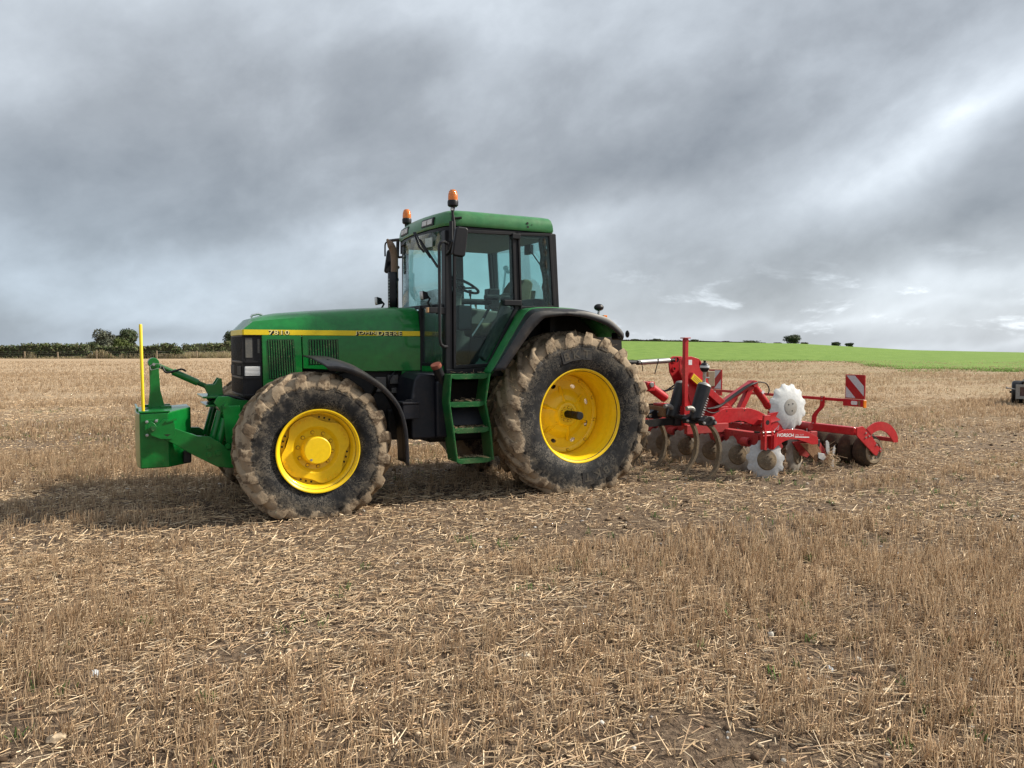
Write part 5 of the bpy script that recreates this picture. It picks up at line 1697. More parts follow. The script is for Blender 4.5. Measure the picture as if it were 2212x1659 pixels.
def build_cultivator():
    g = CU
    P = lambda name, poly, y0, y1, mat='red', par=g, **kw: part(name, MB().prism(poly, y0, y1), mat, par, **kw)
    B = lambda name, a, b, mat='red', par=g, **kw: part(name, MB().box(a, b), mat, par, **kw)
    fb = B('front_beam', (-2.66, -1.45, 0.375), (-2.535, 1.38, 0.545), 'red_muddy', bevel=0.010)
    rbm = B('rear_beam', (-3.46, -1.45, 0.40), (-3.34, 1.36, 0.535), 'red_muddy', bevel=0.010)
    cb = mesh_of('clamp_bolt', MB().tube([(0, 0, -0.02), (0, 0, 0.045)], 0.0065, 6).lathe([(0.0001, 0.0), (0.012, 0.0), (0.012, -0.012), (0.0001, -0.012)], 6, axis='z'))
    for i, y in enumerate(np.linspace(-1.3, 1.25, 14)):
        o = link('clamp_bolt', cb, M['steel'], fb, (-2.525 - CU_X, y, 0.355 + 0.006 * (i % 3)))
        o.rotation_euler = (R(-25), R(15), 0)
        o = link('clamp_bolt', cb, M['steel'], rbm, (-3.33 - CU_X, y + 0.05, 0.53))
    for y in np.linspace(-1.18, 1.22, 6):
        part('beam_bracket', MB().prism([(-2.515, 0.53), (-2.52, 0.36), (-2.60, 0.29), (-2.68, 0.36), (-2.68, 0.42)], y - 0.05, y + 0.05), 'red_muddy', g, bevel=0.008)
        part('pivot_eye', MB().lathe([(0.03, -0.06), (0.055, -0.06), (0.058, -0.05), (0.058, 0.05), (0.055, 0.06), (0.03, 0.06)], 20, (-2.50, y - 0.14, 0.42)), 'red_muddy', g)
    arch = [(-2.58, 0.545), (-2.40, 0.62), (-2.52, 0.70), (-2.68, 0.772), (-2.74, 0.790), (-3.02, 0.790), (-3.19, 0.778), (-3.34, 0.735), (-3.49, 0.665), (-3.49, 0.53), (-3.30, 0.535), (-3.18, 0.560), (-3.08, 0.60), (-2.97, 0.615), (-2.80, 0.590), (-2.66, 0.545)]
    for s in (1, -1):
        ap = P('frame_arch', arch, s * 0.41, s * 0.45, bevel=0.004)
        sub('arch_gusset', MB().bar((-2.55, s * 0.47, 0.55), (-2.40, s * 0.47, 0.70), 0.09, 0.012, (1, 0, 1)), 'red', ap)
        for x, z in ((-2.76, 0.755), (-3.08, 0.75)):
            sub('arch_hole', MB().lathe([(0.0001, 0.0015), (0.009, 0.0015), (0.009, 0.0)], 12, (x, s * 0.45 if s > 0 else -0.4515, z)), 'dark', ap)
    B('spacer_box', (-3.47, 0.26, 0.545), (-3.33, 0.56, 0.615), 'red', bevel=0.008)
    part('end_tube', MB().tube([(-3.40, 0.60, 0.60), (-3.40, 1.30, 0.585)], 0.045, 14), 'red_muddy', g)
    # headstock: two cheek plates, back plate, diagonal stay with yellow sticker
    head = [(-2.22, 1.40), (-2.24, 1.465), (-2.29, 1.492), (-2.43, 1.492), (-2.57, 1.455), (-2.555, 1.38), (-2.575, 1.33), (-2.70, 1.19), (-2.78, 1.02), (-2.66, 0.545), (-2.53, 0.545), (-2.36, 1.02), (-2.30, 1.16), (-2.235, 1.28)]
    for y in (0.10, -0.12):
        hp = P('headstock_plate', head, y - 0.012, y + 0.012, bevel=0.004)
        for x, z in ((-2.30, 1.435), (-2.305, 1.32)):
            sub('pin_hole', MB().lathe([(0.018, 0.0), (0.034, 0.0), (0.034, 0.014), (0.018, 0.014)], 18, (x, y + 0.008, z), closed=True), 'red', hp)
            sub('pin', MB().lathe([(0.0001, 0.010), (0.018, 0.010), (0.018, 0)], 14, (x, y + 0.008, z)), 'dark', hp)
        if y > 0:
            sub('white_sticker', MB().prism([(-2.375, 1.445), (-2.435, 1.445), (-2.435, 1.375), (-2.375, 1.375)], y + 0.0122, y + 0.0134), 'white', hp)
    part('headstock_back', MB().add([(-2.57, y, 1.44) for y in (-0.13, 0.11)] + [(-2.76, y, 1.05) for y in (-0.13, 0.11)] + [(-2.585, y, 1.44) for y in (-0.13, 0.11)] + [(-2.775, y, 1.05) for y in (-0.13, 0.11)],
                                    [(0, 1, 3, 2), (5, 4, 6, 7), (0, 4, 5, 1), (2, 3, 7, 6), (1, 5, 7, 3), (0, 2, 6, 4)]), 'red', g)
    dg = part('diagonal_stay', MB().bar((-2.36, 0.16, 1.235), (-3.12, 0.16, 0.70), 0.07, 0.10), 'red', g, bevel=0.006)
    a, b_ = Vector((-2.375, 0, 1.226)), Vector((-2.535, 0, 1.113))
    t = (b_ - a).normalized()
    nn = Vector((t.z, 0, -t.x)) * 0.042
    st = sub('yellow_sticker', MB().prism([(p.x, p.z) for p in (a + nn, a - nn, b_ - nn, b_ + nn)], 0.1952, 0.1965), 'yellow_plain', dg)
    for k_ in range(3):
        c0 = a + (b_ - a) * 0.12 + nn * (0.5 - 0.5 * k_)
        c1 = a + (b_ - a) * 0.88 + nn * (0.5 - 0.5 * k_)
        sub('print_line', MB().bar((c0.x, 0.1967, c0.z), (c1.x, 0.1967, c1.z), 0.0006, 0.007, (t.z, 0, -t.x)), 'cap', dg)
    P('stay_plate', [(-2.62, 0.98), (-2.80, 0.96), (-3.08, 0.70), (-2.92, 0.56), (-2.70, 0.56)], 0.09, 0.115, bevel=0.004)
    # A-frame for the roller ram
    st1 = part('ram_strut', MB().bar((-2.90, 0.10, 0.775), (-3.52, 0.10, 1.095), 0.09, 0.075), 'red', g, bevel=0.006)
    part('ram_strut', MB().bar((-3.545, 0.10, 1.085), (-3.33, 0.10, 0.74), 0.08, 0.085, (1, 0, 0)), 'red', g, bevel=0.006)
    P('strut_gusset', [(-3.02, 0.80), (-3.24, 0.92), (-3.21, 0.85), (-3.10, 0.755), (-2.96, 0.72)], 0.085, 0.115, bevel=0.004)
    B('strut_foot', (-3.02, 0.02, 0.70), (-2.84, 0.20, 0.79), bevel=0.006)
    part('apex_lug', MB().lathe([(0.0001, 0.17), (0.045, 0.17), (0.048, 0.16), (0.048, 0.04), (0.045, 0.03), (0.0001, 0.03)], 18, (-3.555, 0, 1.095)), 'red', g)
    rm = part('roller_ram', MB().tube([(-3.575, 0.10, 1.075), (-3.865, 0.10, 0.775)], 0.052, 18), 'red', g)
    sub('ram_collar', MB().tube([(-3.835, 0.10, 0.806), (-3.885, 0.10, 0.755)], 0.062, 18), 'red', rm)
    sub('ram_rod', MB().tube([(-3.875, 0.10, 0.765), (-3.99, 0.10, 0.645)], 0.038, 14), 'steel', rm)
    sub('ram_plate', MB().bar((-3.70, 0.155, 0.985), (-3.73, 0.155, 0.953), 0.004, 0.045), 'white', rm)
    B('ram_anchor', (-4.08, 0.02, 0.56), (-3.94, 0.18, 0.68), bevel=0.01)
    for dy in (0.0, 0.025, 0.05):
        part('hydraulic_hose', MB().tube(lerp_path([(-2.60, 0.20 + dy, 0.78), (-2.78, 0.19 + dy, 0.79), (-2.95, 0.17 + dy, 0.85), (-3.25, 0.155 + dy, 1.0), (-3.45, 0.155 + dy, 1.09), (-3.58, 0.17, 1.11)], 5), 0.0105, 8), 'black', g)
    part('hydraulic_hose', MB().tube(lerp_path([(-3.55, 0.15, 1.115), (-3.68, 0.16, 1.115), (-3.79, 0.15, 1.085), (-3.84, 0.15, 1.0), (-3.82, 0.14, 0.93)], 5), 0.009, 8), 'black', g)
    for y in (-0.05, 0.02):
        part('hydraulic_hose', MB().tube(lerp_path([(-1.92, y, 1.06), (-2.05, y, 1.02 + y * .3), (-2.2, y, 1.06), (-2.34, y, 1.14)], 5), 0.011, 8), 'black', g)
    part('hydraulic_hose', MB().tube(lerp_path([(-2.30, 0.45, 0.86), (-2.40, 0.46, 0.77), (-2.52, 0.46, 0.74), (-2.62, 0.46, 0.765)], 5), 0.007, 6), 'black', g)
    part('lift_ram', MB().tube([(-1.72, 0.06, 1.115), (-2.02, 0.06, 0.93)], 0.062, 18), 'red', g)
    B('lift_ram_head', (-1.80, -0.01, 1.03), (-1.66, 0.13, 1.16), bevel=0.015)
    part('ram_pin', MB().lathe([(0.0001, 0.155), (0.028, 0.155), (0.034, 0.148), (0.034, 0.12)], 16, (-1.735, 0, 1.118)), 'steel', g)
    B('document_box', (-2.76, -0.16, 1.235), (-2.655, -0.02, 1.405), 'khaki', bevel=0.012)
    B('document_box', (-2.97, -0.18, 1.06), (-2.84, -0.02, 1.28), 'khaki', bevel=0.012)
    # toolbar with wheel-mark tines
    tb = B('tine_toolbar', (-1.97, -1.2, 0.695), (-1.83, 0.31, 0.835), 'mudbar', bevel=0.02)
    B('toolbar_sleeve', (-1.975, 0.312, 0.60), (-1.825, 0.525, 0.84), 'tank', bevel=0.02)
    B('toolbar_cap', (-1.96, 0.02, 0.838), (-1.85, 0.28, 0.872), bevel=0.008)
    B('toolbar_arm', (-2.60, 0.60, 0.50), (-1.90, 0.66, 0.62), 'red_muddy', bevel=0.008)
    B('toolbar_arm', (-2.60, -0.66, 0.50), (-1.90, -0.60, 0.62), 'red_muddy', bevel=0.008)
    po = B('stand_post', (-1.978, 0.524, 0.565), (-1.922, 0.580, 1.728), 'red', bevel=0.005)
    sub('post_cap', MB().box((-1.998, 0.504, 1.729), (-1.902, 0.600, 1.742)), 'red', po, bevel=0.003)
    sub('post_bracket', MB().box((-2.005, 0.581, 0.70), (-1.895, 0.60, 0.86)).box((-2.005, 0.50, 0.70), (-1.985, 0.60, 0.86)).box((-1.915, 0.50, 0.70), (-1.895, 0.60, 0.86)), 'red', po, bevel=0.004)
    sub('bracket_bolt', MB().lathe([(0.0001, 0.612), (0.010, 0.612), (0.012, 0.60)], 8, (-1.905, 0, 0.745)), 'steel', po)
    near = [(-1.70, 0.705), (-1.80, 0.69), (-1.905, 0.60), (-1.975, 0.47), (-1.995, 0.33), (-1.955, 0.16), (-1.87, 0.04), (-1.77, -0.035)]
    far_ = [(-1.745, 0.70), (-1.80, 0.685), (-1.865, 0.58), (-1.895, 0.44), (-1.875, 0.28), (-1.79, 0.14), (-1.68, 0.01)]
    for y, pth in ((1.15, near), (0.85, far_), (0.10, near), (-0.22, far_)):
        pp = lerp_path([(x, y, z) for x, z in pth], 4)
        mb = MB()
        for i in range(len(pp) - 1):
            pass
        rows = []
        for i, p in enumerate(pp):
            a_ = Vector(pp[max(i - 1, 0)])
            c_ = Vector(pp[min(i + 1, len(pp) - 1)])
            tn = (c_ - a_).normalized()
            nr = Vector((-tn.z, 0, tn.x))
            f = i / (len(pp) - 1)
            w, h = 0.030 * (1.0 if f < 0.75 else 1.0 - (f - 0.75) * 2.6), 0.020
            p = Vector(p)
            rows.append([tuple(p + nr * h + Vector((0, w, 0))), tuple(p - nr * h + Vector((0, w, 0))), tuple(p - nr * h - Vector((0, w, 0))), tuple(p + nr * h - Vector((0, w, 0))), tuple(p + nr * h + Vector((0, w, 0)))])
        mb.grid(rows)
        mb.add(rows[0][:4], [(0, 1, 2, 3)])
        mb.add(rows[-1][:4], [(0, 1, 2, 3)])
        part('tine', mb, 'tine', g, bevel=0.004)
    for y in (1.15, 0.85, 0.10, -0.22):
        tm = P('tine_mount', [(-1.685, 0.735), (-1.70, 0.672), (-1.80, 0.665), (-1.90, 0.672), (-1.925, 0.70), (-1.86, 0.775), (-1.78, 0.785)], y - 0.045, y + 0.045, 'black', bevel=0.008)
        for x, z in ((-1.705, 0.705), (-1.88, 0.70), (-1.84, 0.755)):
            sub('mount_bolt', MB().lathe([(0.0001, 0.066), (0.016, 0.064), (0.018, 0.045)], 10, (x, y, z)), 'steel', tm)
    B('tine_crossbar', (-1.86, 0.56, 0.70), (-1.79, 1.12, 0.755), 'black', bevel=0.01)
    for y in (0.88, 0.45):
        a, b_ = Vector((-1.825, y, 0.70)), Vector((-1.985, y, 1.135))
        ax = (b_ - a).normalized()
        sl = part('spring_sleeve', MB().tube([a, a + ax * 0.02, b_ - ax * 0.02, b_, b_ + ax * 0.012, b_ + ax * 0.03], [0.062, 0.080, 0.087, 0.085, 0.06, 0.02], 22), 'black_dusty', g)
        sub('sleeve_cap', MB().tube([b_ - ax * 0.004, b_ + ax * 0.02, b_ + ax * 0.04], [0.0885, 0.075, 0.03], 22), 'grey_metal', sl)
        e1 = Vector((0, 1, 0))
        e2 = ax.cross(e1)
        cs = a - ax.cross(e1).cross(ax) * 0 + Vector((-0.040, 0, 0.03))
        pts = [cs + ax * (0.30 * q / 120) + (e1 * math.cos(q * 2 * PI / 12) + e2 * math.sin(q * 2 * PI / 12)) * 0.072 for q in range(121)]
        sub('coil_spring', MB().tube(pts, 0.0085, 6), 'steel', sl)
        sub('sleeve_elbow', MB().tube(lerp_path([(-1.84, y + 0.02, 0.80), (-1.76, y + 0.03, 0.86), (-1.68, y + 0.03, 0.86)], 4), 0.03, 10), 'grey_metal', sl)
    ac = part('accumulator', MB().ball((-1.985, 0.88, 1.365), 0.058, 20, 14, (1, 1, 1.12)), 'black', g)
    sub('accumulator_band', MB().lathe([(0.0585, 1.36), (0.0592, 1.365), (0.0588, 1.385), (0.0575, 1.388)], 24, (-1.985, 0.88, 0), 'z'), 'silver', ac)
    sub('accumulator_top', MB().tube([(-1.985, 0.88, 1.42), (-1.985, 0.88, 1.437), (-1.985, 0.88, 1.445), (-1.985, 0.88, 1.452)], [0.014, 0.014, 0.020, 0.018], 12), 'black', ac)
    sub('accumulator_stem', MB().tube([(-1.978, 0.88, 1.16), (-1.982, 0.88, 1.225), (-1.982, 0.88, 1.24), (-1.985, 0.88, 1.285), (-1.985, 0.88, 1.31)], [0.024, 0.018, 0.024, 0.020, 0.028], 12), 'steel', ac)
    sub('valve_knob', MB().tube([(-1.985, 0.88, 1.235), (-2.045, 0.90, 1.235)], 0.009, 8), 'steel', ac)
    # near end of the front beam: clamp, guard plate with lettering, raised side disc
    P('end_clamp', [(-2.475, 0.585), (-2.455, 0.70), (-2.47, 0.785), (-2.565, 0.785), (-2.585, 0.70), (-2.575, 0.585)], 1.385, 1.42, bevel=0.004)
    part('clamp_hole', MB().lathe([(0.0001, 1.4215), (0.030, 1.4215), (0.030, 1.42)], 20, (-2.52, 0, 0.695), 'y'), 'dark', g)
    for x0, x1 in ((-2.44, -2.475), (-2.555, -2.59)):
        P('clamp_cheek', [(x0, 0.59), (x1, 0.59), (x1, 0.355), (x0, 0.365)], 1.385, 1.455, bevel=0.004)
    part('clamp_pin', MB().tube([(-2.42, 1.44, 0.575), (-2.61, 1.44, 0.575)], 0.012, 10), 'chrome', g)
    part('clamp_pin', MB().tube([(-2.42, 1.44, 0.535), (-2.61, 1.44, 0.535)], 0.014, 10), 'red', g)
    part('lock_clip', MB().tube([(-2.60, 1.45, 0.59), (-2.68, 1.45, 0.66), (-2.66, 1.45, 0.60)], 0.005, 6), 'chrome', g)
    B('clamp_web', (-2.585, 1.385, 0.36), (-2.445, 1.40, 0.585), 'red_muddy')
    ch = lerp_path([(-2.60, 0, 0.735), (-2.68, 0, 0.75), (-2.77, 0, 0.765)], 4)
    mb = MB()
    rows = [[(x, 1.34, z + 0.055), (x, 1.375, z + 0.05), (x, 1.362, z), (x, 1.378, z - 0.052), (x, 1.34, z - 0.058)] for x, _, z in ch]
    mb.grid(rows)
    part('disc_carrier', mb, 'red', g, solid=0.010)
    P('carrier_plate', [(-2.60, 0.595), (-2.66, 0.69), (-2.76, 0.695), (-2.82, 0.64), (-2.86, 0.665), (-2.92, 0.63), (-2.91, 0.575), (-2.62, 0.575)], 1.35, 1.37, bevel=0.004)
    gp_ = P('side_guard', [(-2.575, 0.535), (-2.64, 0.575), (-2.75, 0.60), (-2.90, 0.60), (-3.05, 0.582), (-3.20, 0.54), (-3.34, 0.475), (-3.345, 0.385), (-3.24, 0.385), (-3.12, 0.425), (-2.98, 0.465), (-2.85, 0.475), (-2.75, 0.455), (-2.65, 0.415), (-2.575, 0.365)], 1.455, 1.473, bevel=0.003)
    side_text('maker_name', 'HORSCH', -2.625, -2.912, 0.520, 0.563, 1.4737, 'white', gp_, shear=0.2, bold=0.003, slope=0.07, extrude=0.0006)
    side_text('model_name', 'Joker 3 CT', -2.932, -3.085, 0.513, 0.537, 1.4737, 'white', gp_, shear=0.25, bold=-0.0005, slope=0.07, extrude=0.0006)
    sub('white_stripe', MB().prism([(-2.928, 0.507), (-3.180, 0.490), (-3.180, 0.477), (-2.928, 0.494)], 1.4737, 1.4745), 'white', gp_)
    dm = mesh_of('disc_blade', notched_disc(0.252, 0.045), angle=50)
    dm2 = dm.copy()
    dm.materials.append(M['disc'])
    dm2.materials.append(M['disc_muddy'])
    hubm = mesh_of('disc_hub', MB().lathe([(0.0001, 0.030), (0.055, 0.030), (0.075, 0.020), (0.115, 0.012), (0.128, -0.004)], 26))
    boltm = mesh_of('disc_bolt', MB().lathe([(0.0001, 0.012), (0.008, 0.011), (0.010, 0)], 8))

    def disc(x, y, z, ang, tilt, near=False, phase=0.0, mesh=None, hub='tine'):
        d = link('disc_blade', mesh or dm, None, g, (x - CU_X, y, z))
        d.rotation_euler = (tilt, phase, ang)
        d.rotation_mode = 'YXZ'
        link('disc_hub', hubm, M[hub], d, (0, 0, 0))
        for q in range(5):
            a = q * 2 * PI / 5
            link('disc_bolt', boltm, M['tine'], d, (0.045 * math.cos(a), 0.029, 0.045 * math.sin(a)))
        return d
    r_ = random.Random(2)
    for i, y in enumerate((1.42, 0.92, 0.42, -0.08, -0.58, -1.08)):
        disc(-2.52, y, 0.232, R(-20), R(8), i == 0, r_.uniform(0, 1), dm if i == 0 else dm2)
        part('disc_arm', MB().prism([(-2.57, 0.40), (-2.66, 0.40), (-2.60, 0.27), (-2.53, 0.19), (-2.49, 0.22), (-2.52, 0.30)], y - 0.075, y - 0.05), 'red_muddy', g, bevel=0.004)
    for i, y in enumerate((1.20, 0.70, 0.20, -0.30, -0.80, -1.30)):
        disc(-3.28, y, 0.225, R(20), R(6), False, r_.uniform(0, 1), dm2)
        part('disc_arm', MB().prism([(-3.13, 0.40), (-3.40, 0.41), (-3.50, 0.26), (-3.40, 0.18), (-3.28, 0.22)], y + 0.03, y + 0.055), 'red_muddy', g, bevel=0.004)
    P('end_arm', [(-3.10, 0.40), (-3.38, 0.385), (-3.47, 0.27), (-3.38, 0.15), (-3.28, 0.24)], 1.40, 1.42, 'mudbar', bevel=0.004)
    mount = mesh_of('arm_mount', MB().box((-0.055, -0.06, -0.05), (0.055, 0.06, 0.05)))
    for y in (1.30, 0.80, 0.30, -0.20, -0.70, -1.20):
        link('arm_mount', mount, M['dark'], g, (-3.40 - CU_X, y + 0.05, 0.385), bevel=0.012)
        link('arm_mount', mount, M['dark'], g, (-2.60 - CU_X, y - 0.05, 0.36), bevel=0.012)
    r4 = random.Random(12)
    for i in range(34):
        x0, z0 = ((-2.60, 0.548), (-3.40, 0.538), (-1.90, 0.838))[i % 3]
        y0 = r4.uniform(-1.0, 1.3) if i % 3 < 2 else r4.uniform(-0.5, 0.25)
        q = r4.uniform(0.018, 0.045)
        mb = MB().ball((x0 + r4.uniform(-.04, .04), y0, z0), q, 8, 5, (1.1, 1.4, 0.55))
        mb.v = [(x + 0.012 * mnoise.noise((x * 40, y * 40, z * 40)), y, z + 0.008 * mnoise.noise((y * 40, x * 40, z * 40))) for x, y, z in mb.v]
        part('mud_lump', mb, 'soil', g)
    big = mesh_of('side_disc', notched_disc(0.300, 0.05, 12, 0.10, 0.34), angle=50)
    sd = link('side_disc', big, M['disc_clean'], g, (-2.93 - CU_X, 1.40, 0.868))
    sd.rotation_mode = 'YXZ'
    sd.rotation_euler = (R(4), R(12), R(-3))
    link('disc_centre', mesh_of('disc_centre', MB().lathe([(0.0001, 0.006), (0.088, 0.006), (0.104, 0.002), (0.106, -0.004)], 30)), M['tine_grey'], sd)
    for a in (0.9, 2.4, 4.6):
        link('disc_hole', mesh_of('disc_hole', MB().lathe([(0.0001, 0.0075), (0.0095, 0.0075), (0.0095, 0.006)], 12)), M['dark'], sd, (0.05 * math.cos(a), 0, 0.05 * math.sin(a)))
    part('side_disc_arm', MB().bar((-2.70, 1.35, 0.73), (-2.93, 1.37, 0.868), 0.03, 0.06), 'red', g)
    # roller: beam, end arm, arched guard, ring tyres caked with soil
    B('roller_beam', (-4.155, -1.44, 0.455), (-4.05, 1.43, 0.560), bevel=0.012)
    part('beam_end_cap', MB().box((-4.16, 0.515, 0.45), (-4.045, 0.535, 0.565)), 'red', g, bevel=0.006)
    for s in (1, -1):
        y0, y1 = (1.462, 1.480) if s > 0 else (-1.480, -1.462)
        ra = P('roller_arm', [(-4.055, 0.565), (-4.165, 0.578), (-4.205, 0.548), (-4.33, 0.455), (-4.47, 0.300), (-4.505, 0.262), (-4.515, 0.285), (-4.56, 0.245), (-4.53, 0.205), (-4.50, 0.225), (-4.45, 0.165), (-4.40, 0.185), (-4.055, 0.455)], y0, y1, bevel=0.003)
        for x, z in ((-4.225, 0.485), (-4.29, 0.44), (-4.225, 0.425), (-4.44, 0.315), (-4.52, 0.24)):
            sub('arm_bolt', MB().lathe([(0.0001, 0.010), (0.012, 0.010), (0.014, 0)], 10, (x, 1.480 if s > 0 else -1.49, z)), 'chrome', ra)
        n = 18
        ou, inn = [], []
        for i in range(n + 1):
            a = R(150 - (150 + 12) * i / n)
            ou.append((-4.535 + 0.335 * math.cos(PI - a) * -1 * -1, 0.0))
        outer = lerp_path([(-4.235, 0, 0.535), (-4.36, 0, 0.60), (-4.51, 0, 0.622), (-4.67, 0, 0.588), (-4.79, 0, 0.505), (-4.86, 0, 0.41), (-4.868, 0, 0.325)], 4)
        inner = lerp_path([(-4.33, 0, 0.455), (-4.40, 0, 0.49), (-4.51, 0, 0.505), (-4.62, 0, 0.475), (-4.70, 0, 0.42), (-4.76, 0, 0.36), (-4.785, 0, 0.325)], 4)
        part('roller_guard', MB().ring([(x, z) for x, _, z in outer] + [(x, z) for x, _, z in reversed(inner)], [(x * 0.5 + x2 * 0.5, z * 0.5 + z2 * 0.5) for (x, _, z), (x2, _, z2) in zip(outer, inner)] + [(x * 0.5 + x2 * 0.5, z * 0.5 + z2 * 0.5) for (x, _, z), (x2, _, z2) in zip(reversed(outer), reversed(inner))], y0 + 0.003, y1 + 0.003) if False else MB().grid([[(x, y0 + 0.004, z) for x, _, z in outer], [(x, y1 + 0.004, z) for x, _, z in outer], [(x, y1 + 0.004, z) for x, _, z in inner], [(x, y0 + 0.004, z) for x, _, z in inner], [(x, y0 + 0.004, z) for x, _, z in outer]]), 'red', g)
    B('scraper_bar', (-4.84, -1.44, 0.33), (-4.79, 1.46, 0.385), 'red_muddy', bevel=0.006)
    ring_prof = [(0.130, 0.095), (0.158, 0.105), (0.188, 0.092), (0.212, 0.062), (0.226, 0.02), (0.226, -0.02), (0.212, -0.062), (0.188, -0.092), (0.158, -0.105), (0.130, -0.095)]
    for i in range(12):
        y = 1.335 - 0.242 * i
        mb = MB().lathe(ring_prof, 40)
        mb.v = [(x * q, yy, z * q) for (x, yy, z) in mb.v for q in [1 + 0.05 * mnoise.noise((x * 9 + i * 5, yy * 9, z * 9)) + 0.035 * mnoise.noise((x * 28, yy * 28 + i, z * 28))]]
        rg = link('roller_ring', mesh_of('roller_ring', mb, angle=60), M['soil'], g, (-4.45 - CU_X, y, 0.222))
        if i in (0, 11):
            link('ring_rim', mesh_of('ring_rim', MB().lathe([(0.0001, 0.085), (0.10, 0.085), (0.118, 0.095), (0.125, 0.112), (0.160, 0.114), (0.168, 0.104)], 36)), M['rim_mud'], rg)
            bm_ = mesh_of('rim_bolt', MB().lathe([(0.0001, 0.012), (0.010, 0.011), (0.012, 0)], 10))
            for q in range(8):
                a = 2 * PI * q / 8 + 0.2
                link('rim_bolt', bm_, M['steel'], rg, (0.105 * math.cos(a), 0.088, 0.105 * math.sin(a)))
            link('ring_hub', mesh_of('ring_hub', MB().lathe([(0.0001, 0.105), (0.045, 0.105), (0.05, 0.09)], 18)), M['dark'], rg)
    part('roller_axle', MB().tube([(-4.45, -1.45, 0.222), (-4.45, 1.45, 0.222)], 0.06, 14), 'soil', g)
    # deflector star at the near end with straw wrapped round it
    for pts, y in (([(-3.545, 0.405), (-3.575, 0.415), (-3.605, 0.385), (-3.625, 0.25), (-3.59, 0.225), (-3.555, 0.28)], 1.42), ([(-3.70, 0.345), (-3.715, 0.30), (-3.69, 0.215), (-3.655, 0.205), (-3.665, 0.29)], 1.43), ([(-3.385, 0.27), (-3.395, 0.20), (-3.48, 0.16), (-3.535, 0.195), (-3.50, 0.25), (-3.44, 0.262)], 1.44), ([(-3.66, 0.175), (-3.70, 0.14), (-3.69, 0.06), (-3.655, 0.045), (-3.64, 0.11)], 1.43)):
        P('deflector_blade', pts, y - 0.012, y, 'disc', bevel=0.004)
    P('deflector_arm', [(-3.35, 0.42), (-3.44, 0.42), (-3.66, 0.20), (-3.60, 0.15)], 1.37, 1.40, 'red_muddy', bevel=0.004)
    r = np.random.default_rng(8)
    n = 170
    base = np.array([[-3.60, 1.42, 0.17]]) + r.normal(0, 1, (n, 3)) * np.array([[0.05, 0.03, 0.065]])
    d = r.normal(0, 1, (n, 3)) + np.array([[-0.5, 0.3, -0.2]])
    d /= np.linalg.norm(d, axis=1, keepdims=True)
    tip = base + d * r.uniform(0.04, 0.15, n)[:, None]
    c = STRAW_COLS[r.integers(0, 6, n)] * r.uniform(0.6, 1.0, (n, 1))
    off = np.array([[CU_X, 0, 0]])
    v, f, t = prisms(base - off, tip - off, r.uniform(0.0015, 0.003, n), c, c)
    o = stuff_mesh('wrapped_straw', v, f, t, STRAW_MAT, 'wisps of straw wrapped round the end of the disc gang')
    o.parent = g
    # lighting bar with marker boards
    part('light_bar', MB().bar((-4.10, -1.12, 0.915), (-4.10, 1.25, 0.908), 0.034, 0.040), 'red', g, bevel=0.004)
    stalk = lerp_path([(-4.10, 0.905, 0.945), (-4.10, 0.905, 0.86), (-4.10, 0.885, 0.79), (-4.10, 0.80, 0.705), (-4.10, 0.765, 0.63), (-4.10, 0.76, 0.47)], 4)
    for dy in (0.0, -1.66):
        rows = [[(x + 0.022 + 0.006, y + dy - w, z), (x + 0.028, y + dy + w, z), (x + 0.040, y + dy + w, z), (x + 0.040, y + dy - w, z), (x + 0.028, y + dy - w, z)] for (x, y, z) in stalk for w in [0.036]]
        sk = part('bar_stalk', MB().grid(rows), 'red', g)
        for z_, y_ in ((0.93, 0.905), (0.885, 0.90), (0.56, 0.76), (0.50, 0.76)):
            sub('stalk_bolt', MB().lathe([(0.0001, -4.05), (0.010, -4.052), (0.012, -4.06)], 8, (0, y_ + dy, z_), 'x'), 'steel', sk)
    for s, y0, y1 in ((1, 1.245, 1.545), (-1, -1.425, -1.125)):
        bd = B('marker_board', (-4.118, y0, 0.935), (-4.098, y1, 1.255), 'sign_red', bevel=0.003)
        z0, z1 = 0.947, 1.243
        W_ = y1 - y0
        yi, yo = (y0 + 0.010, y1 - 0.010)
        f = (lambda t: yi + (yo - yi) * t) if s > 0 else (lambda t: yo + (yi - yo) * t)      # t runs from the inner to the outer edge
        def stripe(name, pts):
            sub(name, MB().prism_x([(f(a), z0 + (z1 - z0) * b) for a, b in pts], -4.0975, -4.0968), 'silver', bd)
        stripe('board_stripe', [(0.02, 1.0), (0.50, 1.0), (1.0, 0.54), (1.0, 0.10)] if s > 0 else [(0.02, 1.0), (0.50, 1.0), (1.0, 0.54), (1.0, 0.10)])
        stripe('board_stripe', [(0.0, 0.0), (0.55, 0.0), (0.0, 0.52)])
        hs = B('lamp_housing', (-4.125, y0 - 0.025, 0.835), (-4.085, y1, 0.93), 'red', bevel=0.008)
        sub('front_lamp', MB().prism_x([(f(a), z) for a, z in ((0.36, 0.868), (0.40, 0.858), (0.66, 0.858), (0.70, 0.868), (0.70, 0.898), (0.66, 0.908), (0.40, 0.908), (0.36, 0.898))], -4.084, -4.079), 'white', hs)
        sub('housing_plate', MB().prism_x([(f(a), z) for a, z in ((0.74, 0.85), (0.86, 0.85), (0.86, 0.915), (0.74, 0.915))], -4.084, -4.080), 'mudbar', hs)
        ye = y1 if s > 0 else y0
        sub('side_reflector', MB().box((-4.12, min(ye, ye + s * 0.018), 0.825), (-4.075, max(ye, ye + s * 0.018), 0.925)), 'orange', hs, bevel=0.003)


